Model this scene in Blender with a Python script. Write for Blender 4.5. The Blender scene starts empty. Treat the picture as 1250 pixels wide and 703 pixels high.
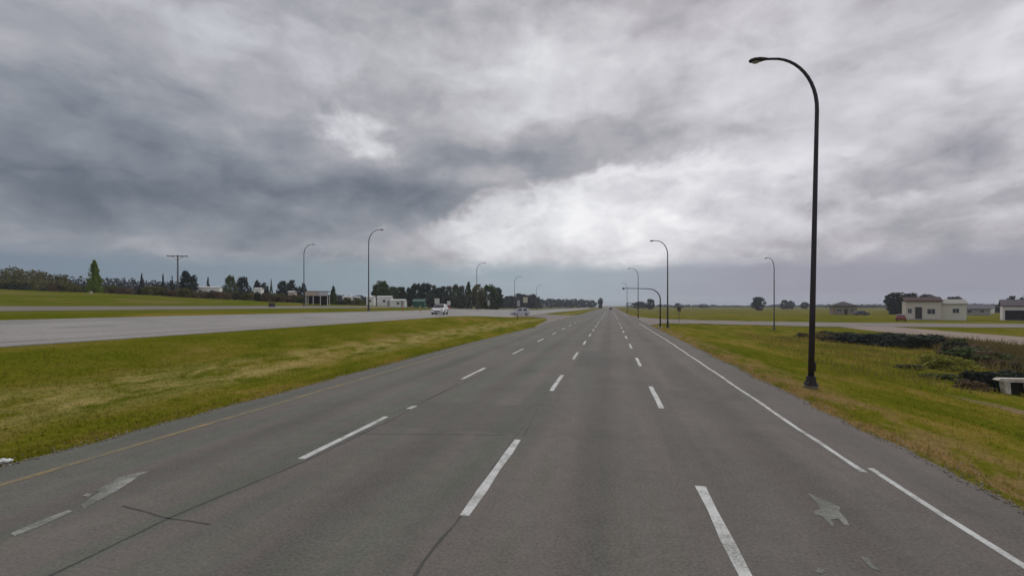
import bpy, bmesh, math, random
import numpy as np
from mathutils import Vector, Matrix

R = math.radians
random.seed(7); rng = np.random.default_rng(7)
scene = bpy.context.scene
COL = scene.collection

# ------------------------------------------------------------------ camera
H = 2.9                       # eye height above the road
F = 580.0                     # focal length in pixels of a 1250 wide picture
YAW = math.atan(120 / F)
HY = 373.0
cam_d = bpy.data.cameras.new('camera'); cam = bpy.data.objects.new('camera', cam_d); COL.objects.link(cam)
cam.location = (0, 0, H); cam.rotation_euler = (R(90), 0, YAW)
cam_d.sensor_width = 36; cam_d.lens = F / 1250 * 36
cam_d.shift_y = (HY - 351.5) / 1250
cam_d.clip_start = 0.1; cam_d.clip_end = 20000
scene.camera = cam

# ------------------------------------------------------------------ sky, sun, exposure
SUN_EL, SUN_AZ = R(46), R(10)     # behind the cloud, ahead and a little to the right
vs = scene.view_settings
vs.view_transform = 'Standard'; vs.look = 'None'; vs.exposure = 0.0; vs.gamma = 1.0; vs.use_curve_mapping = False
HAZE_DENSITY = 0.0003

world = bpy.data.worlds.new('World'); scene.world = world; world.use_nodes = True


class NT:
    """small helper to write node graphs as expressions"""
    def __init__(s, tree): s.t = tree; s.n = tree.nodes; s.l = tree.links
    def new(s, typ, **kw):
        n = s.n.new(typ)
        for k, v in kw.items(): setattr(n, k, v)
        return n
    def put(s, sock, v):
        if isinstance(v, bpy.types.NodeSocket): s.l.new(v, sock)
        else:
            if isinstance(v, (tuple, list)) and len(v) == 3 and sock.type == 'RGBA': v = (*v, 1)
            sock.default_value = v
    def m(s, op, a, b=0.0, c=None, clamp=False):
        n = s.new('ShaderNodeMath', operation=op, use_clamp=clamp)
        s.put(n.inputs[0], a); s.put(n.inputs[1], b)
        if c is not None: s.put(n.inputs[2], c)
        return n.outputs[0]
    def mix(s, f, a, b, blend='MIX'):
        n = s.new('ShaderNodeMix', data_type='RGBA', blend_type=blend)
        s.put(n.inputs[0], f); s.put(n.inputs[6], a); s.put(n.inputs[7], b)
        return n.outputs[2]
    def noise(s, vec, scale, detail=4, rough=.55, dist=0.0, lac=2.0):
        n = s.new('ShaderNodeTexNoise')
        if vec is not None: s.l.new(vec, n.inputs['Vector'])
        n.inputs['Scale'].default_value = scale; n.inputs['Detail'].default_value = detail
        n.inputs['Roughness'].default_value = rough; n.inputs['Distortion'].default_value = dist
        n.inputs['Lacunarity'].default_value = lac
        return n.outputs['Fac'], n.outputs['Color']
    def ramp(s, f, stops, interp='LINEAR'):
        n = s.new('ShaderNodeValToRGB'); n.color_ramp.interpolation = interp
        e = n.color_ramp.elements
        while len(e) < len(stops): e.new(0.5)
        for el, (p, c) in zip(e, stops):
            el.position = p; el.color = (*c, 1) if len(c) == 3 else c
        s.put(n.inputs[0], f); return n.outputs[0]
    def sm(s, x, lo, hi):
        n = s.new('ShaderNodeMapRange', interpolation_type='SMOOTHSTEP')
        s.put(n.inputs['Value'], x); n.inputs['From Min'].default_value = lo; n.inputs['From Max'].default_value = hi
        return n.outputs['Result']
    def xyz(s, vec):
        n = s.new('ShaderNodeSeparateXYZ'); s.l.new(vec, n.inputs[0]); return n.outputs
    def comb(s, x, y, z):
        n = s.new('ShaderNodeCombineXYZ')
        for i, v in enumerate((x, y, z)): s.put(n.inputs[i], v)
        return n.outputs[0]
    def scalev(s, vec, sc):
        n = s.new('ShaderNodeVectorMath', operation='MULTIPLY'); s.l.new(vec, n.inputs[0]); n.inputs[1].default_value = sc
        return n.outputs[0]


def lin(r, g, b):
    f = lambda c: (c / 255 / 12.92) if c / 255 <= .04045 else ((c / 255 + .055) / 1.055) ** 2.4
    return (f(r), f(g), f(b))


def build_world():
    nt = NT(world.node_tree); nt.n.clear()
    out = nt.new('ShaderNodeOutputWorld'); bg = nt.new('ShaderNodeBackground')
    bg.inputs['Strength'].default_value = 0.1
    sky = nt.new('ShaderNodeTexSky', sky_type='NISHITA'); sky.sun_disc = False
    sky.sun_elevation = SUN_EL; sky.sun_rotation = SUN_AZ
    sky.air_density = 1.2; sky.dust_density = 2.0
    tc = nt.new('ShaderNodeTexCoord'); D = tc.outputs['Generated']
    rot = nt.new('ShaderNodeVectorRotate', rotation_type='Z_AXIS'); nt.l.new(D, rot.inputs['Vector']); rot.inputs['Angle'].default_value = -YAW
    x, y, z = nt.xyz(rot.outputs[0])
    az = nt.m('ARCTAN2', x, y)                      # compass angle from the road's left-ahead
    el = nt.m('ARCSINE', z)
    # cloud deck seen in perspective
    zc = nt.m('ADD', nt.m('MAXIMUM', z, 0.0), 0.10)
    px = nt.m('DIVIDE', x, zc); py = nt.m('DIVIDE', y, zc)
    P = nt.comb(px, py, 0.0)
    # mixed domain: angle space keeps the puffs rounded, deck space gives flat streaks near the horizon
    A = nt.comb(az, nt.m('MULTIPLY', el, 1.9), 0.3)
    w1, w1c = nt.noise(A, 2.6, 5, .55)
    w2, w2c = nt.noise(nt.comb(az, nt.m('MULTIPLY', el, 2.2), 4.3), 8.0, 5, .6)
    wx, wy, wz = nt.xyz(w1c); vx, vy, vz = nt.xyz(w2c)
    wa = nt.m('ADD', az, nt.m('ADD', nt.m('MULTIPLY', nt.m('SUBTRACT', wx, .5), .26), nt.m('MULTIPLY', nt.m('SUBTRACT', vx, .5), .10)))
    we = nt.m('ADD', el, nt.m('ADD', nt.m('MULTIPLY', nt.m('SUBTRACT', wy, .5), .15), nt.m('MULTIPLY', nt.m('SUBTRACT', vy, .5), .06)))
    # banks of lighter and darker cloud in the deck: (u, v, radius u, radius v, amount, tilt)
    banks = [(110, 205, 250, 85, -.20, 0), (330, 245, 240, 46, -.17, 0), (520, 255, 110, 30, -.15, -.15), (40, 280, 200, 20, -.06, 0),
             (560, 205, 120, 40, -.06, 0), (230, 70, 150, 70, .05, 0), (380, 40, 110, 40, .04, 0),
             (650, 95, 80, 50, .20, .1), (720, 110, 50, 60, .08, 0), (615, 214, 55, 13, .14, 0),
             (1150, 100, 170, 40, .14, .3), (1235, 110, 60, 60, .10, 0), (960, 140, 130, 60, .07, 0), (600, 40, 90, 40, .05, 0),
             (740, 165, 120, 34, -.09, 0), (690, 190, 100, 22, -.08, 0), (745, 45, 140, 46, -.07, 0), (1080, 60, 200, 30, -.03, .3), (1000, 60, 330, 110, .10, 0), (860, 110, 120, 60, .06, 0)]
    acc = 0.495
    def bank(u, v, ru, rv, tilt):
        a0 = math.atan((u - 625) / F); e0 = math.atan((HY - v) / F * math.cos(a0))
        sa = ru / F * math.cos(a0) ** 2; se = rv / F * math.cos(a0)
        da = nt.m('SUBTRACT', wa, a0); de = nt.m('SUBTRACT', we, e0)
        if tilt: de = nt.m('SUBTRACT', de, nt.m('MULTIPLY', da, tilt))
        q = nt.m('ADD', nt.m('POWER', nt.m('ABSOLUTE', nt.m('DIVIDE', da, sa)), 2.0), nt.m('POWER', nt.m('ABSOLUTE', nt.m('DIVIDE', de, se)), 2.0))
        return nt.m('EXPONENT', nt.m('MULTIPLY', q, -.8))
    for (u, v, ru, rv, amp, tilt) in banks: acc = nt.m('MULTIPLY_ADD', bank(u, v, ru, rv, tilt), amp, acc)
    # billows: fine structure in the deck plane and in angle
    n1, _ = nt.noise(P, .9, 7, .50, .3)
    n2, _ = nt.noise(nt.comb(az, nt.m('MULTIPLY', el, 1.7), 1.7), 4.6, 7, .50, .7)
    n3, _ = nt.noise(nt.comb(wa, nt.m('MULTIPLY', we, 2.6), 8.7), 6.5, 6, .50, .3)
    n4, _ = nt.noise(nt.comb(az, nt.m('MULTIPLY', el, 1.5), 5.1), 10.0, 7, .54, .5)
    n5, _ = nt.noise(nt.comb(az, nt.m('MULTIPLY', el, 1.3), 2.2), 17.0, 6, .6, .3)
    c = lambda n, k: nt.m('MULTIPLY', nt.m('SUBTRACT', n, .5), k)
    det = nt.m('ADD', c(n1, .06), nt.m('ADD', c(n2, .34), nt.m('ADD', c(n3, .30), nt.m('ADD', c(n4, .26), c(n5, .10)))))
    deck = nt.m('ADD', acc, det)
    # a torn sunlit gap in the deck
    pf = nt.m('ADD', bank(438, 150, 80, 38, -.25), nt.m('ADD', c(n4, .9), c(n5, .5)))
    deck = nt.m('MULTIPLY_ADD', nt.sm(pf, .38, 1.05), .24, deck)
    # the deck ends in a ragged lower edge; brighter far cloud shows beneath it
    azn = nt.m('MULTIPLY_ADD', az, 1 / 1.8, .5)
    def curve(pts, k):
        st = []
        for (u, val) in pts:
            a0 = math.atan((u - 625) / F); st.append((a0 / 1.8 + .5, (val, val, val)))
        return nt.m('MULTIPLY', nt.ramp(azn, st), k)
    def ev(u, v): return math.atan((HY - v) / F * math.cos(math.atan((u - 625) / F))) / .5
    eb = curve([(u, ev(u, v)) for u, v in ((0, 306), (300, 304), (450, 300), (520, 283), (570, 258), (640, 240), (700, 214), (760, 193), (850, 188), (930, 193), (1010, 172), (1100, 158), (1250, 128))], .5)
    br = curve([(0, .46), (250, .47), (420, .50), (520, .62), (600, .76), (690, .83), (780, .88), (860, .83), (960, .74), (1080, .68), (1170, .65), (1250, .68)], 1.0)
    ee = nt.m('ADD', nt.m('SUBTRACT', nt.m('MULTIPLY_ADD', nt.m('SUBTRACT', we, el), .45, el), eb), nt.m('ADD', c(n4, .15), c(n5, .09)))
    gap = nt.m('SUBTRACT', 1.0, nt.sm(ee, -.034, .034))
    low = nt.m('MAXIMUM', nt.m('MULTIPLY', ee, -1.0), 0.0)
    under = nt.m('ADD', nt.m('SUBTRACT', br, nt.m('MULTIPLY', low, .9)), nt.m('ADD', c(n3, .42), nt.m('ADD', nt.m('ADD', c(n4, .34), c(n5, .12)), c(n2, .22))))
    for (u, v, ru, rv, amp, tilt) in [(1130, 200, 140, 22, -.09, .2), (1240, 215, 90, 30, -.04, .1), (960, 250, 110, 10, -.07, .05), (1100, 235, 120, 11, .09, .12), (1000, 290, 180, 9, -.05, 0), (600, 285, 90, 14, .06, 0)]:
        under = nt.m('MULTIPLY_ADD', bank(u, v, ru, rv, tilt), amp, under)
    mixv = nt.new('ShaderNodeMix', data_type='FLOAT'); nt.put(mixv.inputs[0], gap); nt.put(mixv.inputs[2], deck); nt.put(mixv.inputs[3], under)
    val = mixv.outputs[0]
    # overhead and behind, out of the picture, brightness is added to light the ground
    up = nt.sm(el, .62, 1.05)
    val = nt.m('MULTIPLY_ADD', up, .22, val)
    cloud = nt.ramp(val, [(0.0, lin(80, 89, 102)), (.18, lin(106, 113, 124)), (.36, lin(141, 145, 153)), (.52, lin(174, 173, 179)),
                          (.70, lin(209, 210, 215)), (.90, lin(243, 244, 246)), (1.0, lin(250, 250, 251))])
    # slate-blue rain strip low over the horizon, its upper edge ragged
    hs = nt.m('SUBTRACT', 1.0, nt.sm(nt.m('ADD', el, nt.m('MULTIPLY', nt.m('SUBTRACT', n3, .5), .045)), .064, .104))
    hcol = nt.ramp(nt.m('MULTIPLY_ADD', az, .5, .5), [(.05, lin(112, 126, 142)), (.35, lin(136, 152, 163)), (.55, lin(152, 167, 177)), (.75, lin(146, 149, 163)), (1.0, lin(146, 149, 162))])
    col = nt.mix(nt.m('MULTIPLY', hs, .92), cloud, hcol)
    tint = nt.ramp(azn, [(.15, (.985, 1.0, 1.015)), (.5, (1.005, 1.0, 1.0)), (.85, (1.02, .99, 1.01))])
    col = nt.mix(1.0, col, tint, 'MULTIPLY')
    glow = nt.m('SUBTRACT', 1.0, nt.sm(el, .0, .03))
    col = nt.mix(nt.m('MULTIPLY', glow, .22), col, lin(200, 210, 214))
    ten = nt.new('ShaderNodeVectorMath', operation='SCALE'); nt.l.new(col, ten.inputs[0]); ten.inputs['Scale'].default_value = 10.0
    fin = nt.mix(.97, sky.outputs[0], ten.outputs[0])
    nt.l.new(fin, bg.inputs['Color']); nt.l.new(bg.outputs[0], out.inputs['Surface'])


build_world()

sun_d = bpy.data.lights.new('sun', 'SUN'); sun = bpy.data.objects.new('sun', sun_d); COL.objects.link(sun)
sun_d.energy = 1.2; sun_d.angle = R(28); sun_d.color = (1.0, .96, .90)
sun.rotation_euler = Vector((math.sin(SUN_AZ) * math.cos(SUN_EL), math.cos(SUN_AZ) * math.cos(SUN_EL), math.sin(SUN_EL))).to_track_quat('Z', 'Y').to_euler()

# ------------------------------------------------------------------ places
CY, SY = math.cos(YAW), math.sin(YAW)


def at_depth(u, d):
    """world x, y of what stands at picture column u, d metres ahead of the camera"""
    s = (u - 625) / F * d
    return s * CY - d * SY, s * SY + d * CY


def at(u, v, z=0.0):
    d = (H - z) * F / (v - HY); x, y = at_depth(u, d); return x, y, z


def smooth(y, a, b):
    t = np.clip((np.asarray(y, float) - a) / (b - a), 0, 1); return t * t * (3 - 2 * t)


KX = np.array([-4000, -600, -250, -140, -92, -74, -58, -56, -44, -42, -33, -20, -17.5, -14, -11, -10.4, -10.3, 5.2, 5.3, 6.0, 8, 11, 14, 18, 22, 28, 33, 36.5, 45.5, 60, 600, 4000])
KZ = np.array([8, 8, 7.0, 6.4, 5.4, 4.2, 2.85, 2.80, 2.48, 2.40, 2.06, 1.5, 1.12, .40, -.02, -.03, -.15, -.15, -.03, -.02, -.06, -.40, -.80, -1.1, -1.35, -1.4, -1.1, -.70, -.65, -.62, -.6, -.6])


def terr(x, y):
    x = np.asarray(x, float); y = np.asarray(y, float)
    z = np.interp(x, KX, KZ)
    far = 1 - .62 * smooth(y, 80, 230) - .33 * smooth(y, 230, 460) - .05 * smooth(y, 460, 900)
    near = 1 - .72 * smooth(y, 55, 106) - .28 * smooth(y, 140, 300)
    w = np.clip((x + 33) / 13.0, 0, 1)             # 0 beyond the far kerb, 1 at the median
    f = far * (1 - w) + near * w
    left = z * f * (1 - .20 * smooth(y, 50, 115) * np.clip((-58 - x) / 20, 0, 1))
    # cross street embankment: the ditch on the right is filled where the street crosses it
    fill = smooth(y, 76, 90) * (1 - smooth(y, 114, 128)) * (x > 6)
    zr = z * (1 - fill) + fill * np.interp(x, [5, 9, 20, 45, 60, 600], [-.03, -.1, -.4, -.62, -.62, -.6])
    zr = np.where(x > 6, zr * (1 - .6 * smooth(y, 250, 500)), zr)
    out = np.where(x < -10.35, left, np.where(x > 5.25, zr, z))
    und = .05 * np.sin(x * .31 + 1.3) * np.sin(y * .23) + .03 * np.sin(x * .9 + y * .5)
    mask = np.clip((x - 9) / 3, 0, 1) * np.clip((35 - x) / 3, 0, 1) + np.clip((-56 - x) / 4, 0, 1) * 2
    return out + und * mask


def tz(x, y): return float(terr(x, y))


YG = np.unique(np.concatenate([np.arange(-60, 4, 8.), np.arange(4, 60, 1.0), np.arange(60, 150, 2.0), np.arange(150, 300, 6.0),
                               np.arange(300, 700, 25.), np.array([700, 800, 950, 1200, 1600, 2200, 3000, 4200])]))
XG = np.unique(np.concatenate([KX, np.arange(-140, -56, 4.), np.arange(-20, -10, .8), np.arange(6, 37, 1.0), np.arange(45, 140, 8.), np.arange(-600, -140, 40.), np.arange(140, 600, 40.), [-1200, -2200, 1200, 2200]]))

# ------------------------------------------------------------------ materials
MATS = {}


def mat(name, color, rough=.7, var=.12, scale=6.0, metal=0.0, bump=0.0, spec=.4, coat=0.0):
    if name in MATS: return MATS[name]
    m = bpy.data.materials.new(name); m.use_nodes = True; MATS[name] = m
    nt = NT(m.node_tree); b = m.node_tree.nodes['Principled BSDF']
    tc = nt.new('ShaderNodeTexCoord')
    f, _ = nt.noise(tc.outputs['Object'], scale, 5, .6)
    dark = tuple(c * (1 - var) for c in color); lite = tuple(min(1, c * (1 + var)) for c in color)
    nt.l.new(nt.ramp(f, [(.3, dark), (.7, lite)]), b.inputs['Base Color'])
    b.inputs['Roughness'].default_value = rough; b.inputs['Metallic'].default_value = metal
    b.inputs['Specular IOR Level'].default_value = spec
    b.inputs['Coat Weight'].default_value = coat
    if bump:
        bp = nt.new('ShaderNodeBump'); bp.inputs['Strength'].default_value = bump; bp.inputs['Distance'].default_value = .02
        nt.l.new(f, bp.inputs['Height']); nt.l.new(bp.outputs[0], b.inputs['Normal'])
    return m


def grass_color(nt, P):
    """patchy mown prairie grass by place"""
    x, y, z = nt.xyz(P)
    st = nt.comb(x, nt.m('MULTIPLY', y, .35), 0.0)         # mowing runs along the road
    a, _ = nt.noise(st, .30, 5, .6, .4)
    b, _ = nt.noise(st, 1.3, 6, .65, .5)
    c, _ = nt.noise(P, 7.0, 5, .7)
    d, _ = nt.noise(P, .035, 3, .5)
    f = nt.m('ADD', nt.m('MULTIPLY', a, .55), nt.m('MULTIPLY', b, .45))
    col = nt.ramp(f, [(.34, (.072, .090, .006)), (.44, (.106, .116, .009)), (.51, (.148, .136, .015)), (.58, (.205, .155, .034)), (.68, (.25, .175, .08))])
    col = nt.mix(nt.m('MULTIPLY', nt.sm(d, .46, .58), .5), col, (.086, .100, .006))
    # a drier pale swath along the middle of the median and beside the asphalt
    dry = nt.m('MULTIPLY', nt.m('SUBTRACT', 1.0, nt.sm(nt.m('ABSOLUTE', nt.m('ADD', x, 14.0)), .4, 1.9)), nt.sm(b, .35, .65))
    col = nt.mix(nt.m('MULTIPLY', dry, .75), col, (.33, .27, .11))
    edge = nt.m('MULTIPLY', nt.m('SUBTRACT', 1.0, nt.sm(nt.m('ABSOLUTE', nt.m('SUBTRACT', x, 6.3)), .2, 1.9)), nt.sm(b, .40, .56))
    col = nt.mix(nt.m('MULTIPLY', edge, .8), col, (.235, .155, .075))
    # worn earth strip on the ditch side, ahead right
    ex = nt.m('SUBTRACT', x, nt.m('MULTIPLY_ADD', a, 2.4, 12.6)); ey = nt.m('SUBTRACT', y, 18.5)
    er = nt.m('ADD', nt.m('POWER', nt.m('ABSOLUTE', nt.m('DIVIDE', ex, 1.0)), 2.0), nt.m('POWER', nt.m('ABSOLUTE', nt.m('DIVIDE', ey, 4.0)), 2.0))
    earth = nt.m('MULTIPLY', nt.m('SUBTRACT', 1.0, nt.sm(er, .2, 1.3)), nt.sm(b, .36, .55))
    col = nt.mix(nt.m('MULTIPLY', earth, .85), col, (.24, .165, .12))
    sp = nt.ramp(c, [(.34, (.5, .52, .45)), (.5, (1, 1, 1)), (.66, (1.5, 1.45, 1.3))])
    return nt.mix(.55, col, nt.mix(1.0, col, sp, 'MULTIPLY')), c, b


def make_ground_mat():
    m = bpy.data.materials.new('prairie_grass'); m.use_nodes = True
    nt = NT(m.node_tree); b = m.node_tree.nodes['Principled BSDF']
    g = nt.new('ShaderNodeNewGeometry'); P = g.outputs['Position']
    col, c, bb = grass_color(nt, P)
    x, y, z = nt.xyz(P)
    berm = nt.m('MULTIPLY', nt.sm(nt.m('MULTIPLY', x, -1.0), 34, 44), nt.m('SUBTRACT', 1.0, nt.sm(nt.m('MULTIPLY', x, -1.0), 96, 150)))
    gn, _ = nt.noise(nt.comb(x, nt.m('MULTIPLY', y, .4), 3.0), .16, 5, .6)
    col = nt.mix(nt.m('MULTIPLY', berm, .75), col, nt.ramp(gn, [(.40, (.085, .115, .010)), (.5, (.118, .125, .020)), (.58, (.165, .145, .05))]))
    fieldr = nt.sm(nt.m('MAXIMUM', nt.m('SUBTRACT', y, 0.0), nt.m('ABSOLUTE', x)), 130, 420)
    col = nt.mix(nt.m('MULTIPLY', fieldr, .7), col, nt.ramp(gn, [(.40, (.105, .108, .020)), (.5, (.145, .130, .034)), (.6, (.185, .150, .06))]))
    nt.l.new(col, b.inputs['Base Color']); b.inputs['Roughness'].default_value = 1.0; b.inputs['Specular IOR Level'].default_value = 0.0
    bp = nt.new('ShaderNodeBump'); bp.inputs['Strength'].default_value = .6; bp.inputs['Distance'].default_value = .06
    nt.l.new(nt.m('ADD', c, bb), bp.inputs['Height']); nt.l.new(bp.outputs[0], b.inputs['Normal'])
    return m


def make_blade_mat(name, tint=None, amt=0.0):
    m = bpy.data.materials.new(name); m.use_nodes = True
    nt = NT(m.node_tree); b = m.node_tree.nodes['Principled BSDF']; out = m.node_tree.nodes['Material Output']
    g = nt.new('ShaderNodeNewGeometry')
    col, c, bb = grass_color(nt, g.outputs['Position'])
    if tint: col = nt.mix(amt, col, tint)
    rnd = nt.ramp(g.outputs['Random Per Island'], [(0, (1.3, 1.35, 1.1)), (.6, (1.75, 1.75, 1.5)), (1, (2.2, 2.05, 2.0))])
    col = nt.mix(1.0, col, rnd, 'MULTIPLY')
    nt.l.new(col, b.inputs['Base Color']); b.inputs['Roughness'].default_value = .8; b.inputs['Specular IOR Level'].default_value = .05
    tr = nt.new('ShaderNodeBsdfTranslucent'); nt.l.new(col, tr.inputs['Color'])
    mx = nt.new('ShaderNodeMixShader'); mx.inputs[0].default_value = .5
    nt.l.new(b.outputs[0], mx.inputs[1]); nt.l.new(tr.outputs[0], mx.inputs[2]); nt.l.new(mx.outputs[0], out.inputs['Surface'])
    return m


def make_asphalt(name, base, warm, streak=1.0, lanes=False):
    m = bpy.data.materials.new(name); m.use_nodes = True
    nt = NT(m.node_tree); b = m.node_tree.nodes['Principled BSDF']
    g = nt.new('ShaderNodeNewGeometry'); P = g.outputs['Position']; x, y, z = nt.xyz(P)
    st = nt.comb(x, nt.m('MULTIPLY', y, .06), 0.0)
    lane, _ = nt.noise(st, 1.15, 5, .62)                     # wheel paths and paving passes
    pat, _ = nt.noise(P, .22, 5, .6, .6)
    mid, _ = nt.noise(P, 3.0, 6, .7)
    fine, _ = nt.noise(P, 22.0, 5, .85)
    col = nt.mix(nt.sm(lane, .36, .64), base, warm)
    col = nt.mix(nt.m('MULTIPLY', nt.sm(nt.m('ADD', x, nt.m('MULTIPLY', pat, 2.0)), -3.5, 3.0), .7), col, warm)
    v = nt.m('ADD', nt.m('MULTIPLY', nt.m('SUBTRACT', lane, .5), .75 * streak), nt.m('ADD', nt.m('MULTIPLY', nt.m('SUBTRACT', pat, .5), .55), nt.m('MULTIPLY', nt.m('SUBTRACT', mid, .5), .42)))
    v = nt.m('ADD', v, nt.m('MULTIPLY', nt.m('SUBTRACT', fine, .5), 2.0))
    if lanes:      # oil drips along the middle of each lane, polished wheel tracks either side
        for cxl in (-7.7, -3.85, -.28, 3.0):
            dx = nt.m('ABSOLUTE', nt.m('SUBTRACT', nt.m('MULTIPLY_ADD', nt.m('SUBTRACT', pat, .5), .5, x), cxl))
            v = nt.m('SUBTRACT', v, nt.m('MULTIPLY', nt.m('SUBTRACT', 1.0, nt.sm(dx, .1, .55)), nt.m('MULTIPLY', lane, .24)))
            v = nt.m('ADD', v, nt.m('MULTIPLY', nt.m('SUBTRACT', 1.0, nt.sm(nt.m('ABSOLUTE', nt.m('SUBTRACT', dx, .9)), .1, .5)), nt.m('MULTIPLY', mid, .13)))
    v = nt.m('ADD', 1.0, v)
    col = nt.mix(1.0, col, nt.comb(v, v, v), 'MULTIPLY')
    vo = nt.new('ShaderNodeTexVoronoi', feature='DISTANCE_TO_EDGE'); nt.l.new(P, vo.inputs['Vector']); vo.inputs['Scale'].default_value = .16
    nt.l.new(col, b.inputs['Base Color'])
    b.inputs['Roughness'].default_value = .88; b.inputs['Specular IOR Level'].default_value = .22
    bp = nt.new('ShaderNodeBump'); bp.inputs['Strength'].default_value = .5; bp.inputs['Distance'].default_value = .006
    nt.l.new(fine, bp.inputs['Height']); nt.l.new(bp.outputs[0], b.inputs['Normal'])
    return m


def make_paint(name, color, under, wear):
    """road paint worn through to the asphalt in flecks"""
    m = bpy.data.materials.new(name); m.use_nodes = True
    nt = NT(m.node_tree); b = m.node_tree.nodes['Principled BSDF']
    g = nt.new('ShaderNodeNewGeometry'); P = g.outputs['Position']
    a, _ = nt.noise(P, 26.0, 6, .8); c, _ = nt.noise(P, 2.4, 4, .65)
    f = nt.m('ADD', nt.m('MULTIPLY', a, .5), nt.m('MULTIPLY', c, .5))
    f = nt.sm(f, wear - .13, wear + .13)
    nt.l.new(nt.mix(f, under, color), b.inputs['Base Color']); b.inputs['Roughness'].default_value = .75
    b.inputs['Specular IOR Level'].default_value = .25
    return m


def make_leaf(name, c1, c2, c3):
    m = bpy.data.materials.new(name); m.use_nodes = True; MATS[name] = m
    nt = NT(m.node_tree); b = m.node_tree.nodes['Principled BSDF']; out = m.node_tree.nodes['Material Output']
    g = nt.new('ShaderNodeNewGeometry'); tc = nt.new('ShaderNodeTexCoord')
    f, _ = nt.noise(tc.outputs['Object'], .9, 4, .6)
    r = g.outputs['Random Per Island']
    col = nt.ramp(nt.m('ADD', nt.m('MULTIPLY', f, .65), nt.m('MULTIPLY', r, .35)), [(.30, c1), (.52, c2), (.72, c3)])
    nt.l.new(col, b.inputs['Base Color']); b.inputs['Roughness'].default_value = .8; b.inputs['Specular IOR Level'].default_value = .15
    tr = nt.new('ShaderNodeBsdfTranslucent'); nt.l.new(col, tr.inputs['Color'])
    mx = nt.new('ShaderNodeMixShader'); mx.inputs[0].default_value = .25
    nt.l.new(b.outputs[0], mx.inputs[1]); nt.l.new(tr.outputs[0], mx.inputs[2]); nt.l.new(mx.outputs[0], out.inputs['Surface'])
    return m


ASPHALT = (.120, .127, .104)
GROUND_M = make_ground_mat()
BLADE_M = make_blade_mat('grass_blades')
ROAD_M = make_asphalt('worn_asphalt', ASPHALT, (.131, .115, .103), 1.0, True)
OPP_M = make_asphalt('pale_asphalt', (.255, .245, .232), (.275, .262, .246), .6)
GRAVEL_M = make_asphalt('gravel', (.22, .165, .130), (.25, .195, .155), .5)
STREET_M = make_asphalt('grey_street', (.175, .155, .132), (.19, .168, .145), .4)
WHITE_M = make_paint('white_paint', (.56, .57, .55), ASPHALT, .44)
FADED_M = make_paint('faded_white_paint', (.38, .38, .36), ASPHALT, .54)
WORN_M = make_paint('almost_gone_white_paint', (.29, .285, .27), ASPHALT, .55)
YELLOW_M = make_paint('faded_yellow_paint', (.31, .215, .085), ASPHALT, .52)
TAR_M = mat('tar_seal', (.055, .054, .05), .8, .3, 12)
POLE_M = mat('dark_bronze_paint', (.032, .025, .031), .55, .25, 3, spec=.4)
GALV_M = mat('galvanised_steel', (.17, .18, .20), .5, .2, 8, metal=.5)
GREYPOLE_M = mat('weathered_grey_pole_paint', (.10, .105, .115), .55, .2, 4, metal=.2)
LENS_M = mat('lamp_lens', (.35, .34, .32), .3, .1, 20)
CONC_M = mat('concrete', (.34, .33, .30), .9, .2, 9, bump=.3)
WOOD_M = mat('weathered_wood', (.13, .11, .09), .9, .3, 12)
BARK_M = mat('bark', (.07, .055, .04), .95, .3, 5, bump=.5)
GLASS_M = mat('dark_window_glass', (.025, .03, .035), .08, .2, 3, spec=.6)
RUBBER_M = mat('tyre_rubber', (.018, .018, .018), .85, .2, 20)
CHROME_M = mat('wheel_alloy', (.38, .38, .39), .35, .1, 10, metal=.8)
LEAF = {
    'poplar': make_leaf('poplar_leaves', (.13, .20, .03), (.18, .26, .045), (.23, .30, .07)),
    'green': make_leaf('green_leaves', (.055, .080, .026), (.085, .115, .036), (.12, .15, .05)),
    'dark': make_leaf('dark_leaves', (.026, .038, .024), (.040, .056, .032), (.06, .078, .042)),
    'olive': make_leaf('olive_leaves', (.10, .10, .034), (.145, .138, .045), (.195, .175, .065)),
    'brown': make_leaf('russet_leaves', (.10, .068, .044), (.165, .115, .072), (.23, .165, .10)),
    'pale': make_leaf('pale_leaves', (.075, .09, .058), (.10, .12, .075), (.135, .15, .10)),
    'yellow': make_leaf('yellow_green_leaves', (.16, .18, .02), (.24, .24, .035), (.30, .29, .06)),
    'navy': make_leaf('needle_leaves', (.016, .024, .020), (.024, .035, .028), (.036, .048, .036)),
}

# ------------------------------------------------------------------ mesh helpers


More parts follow.
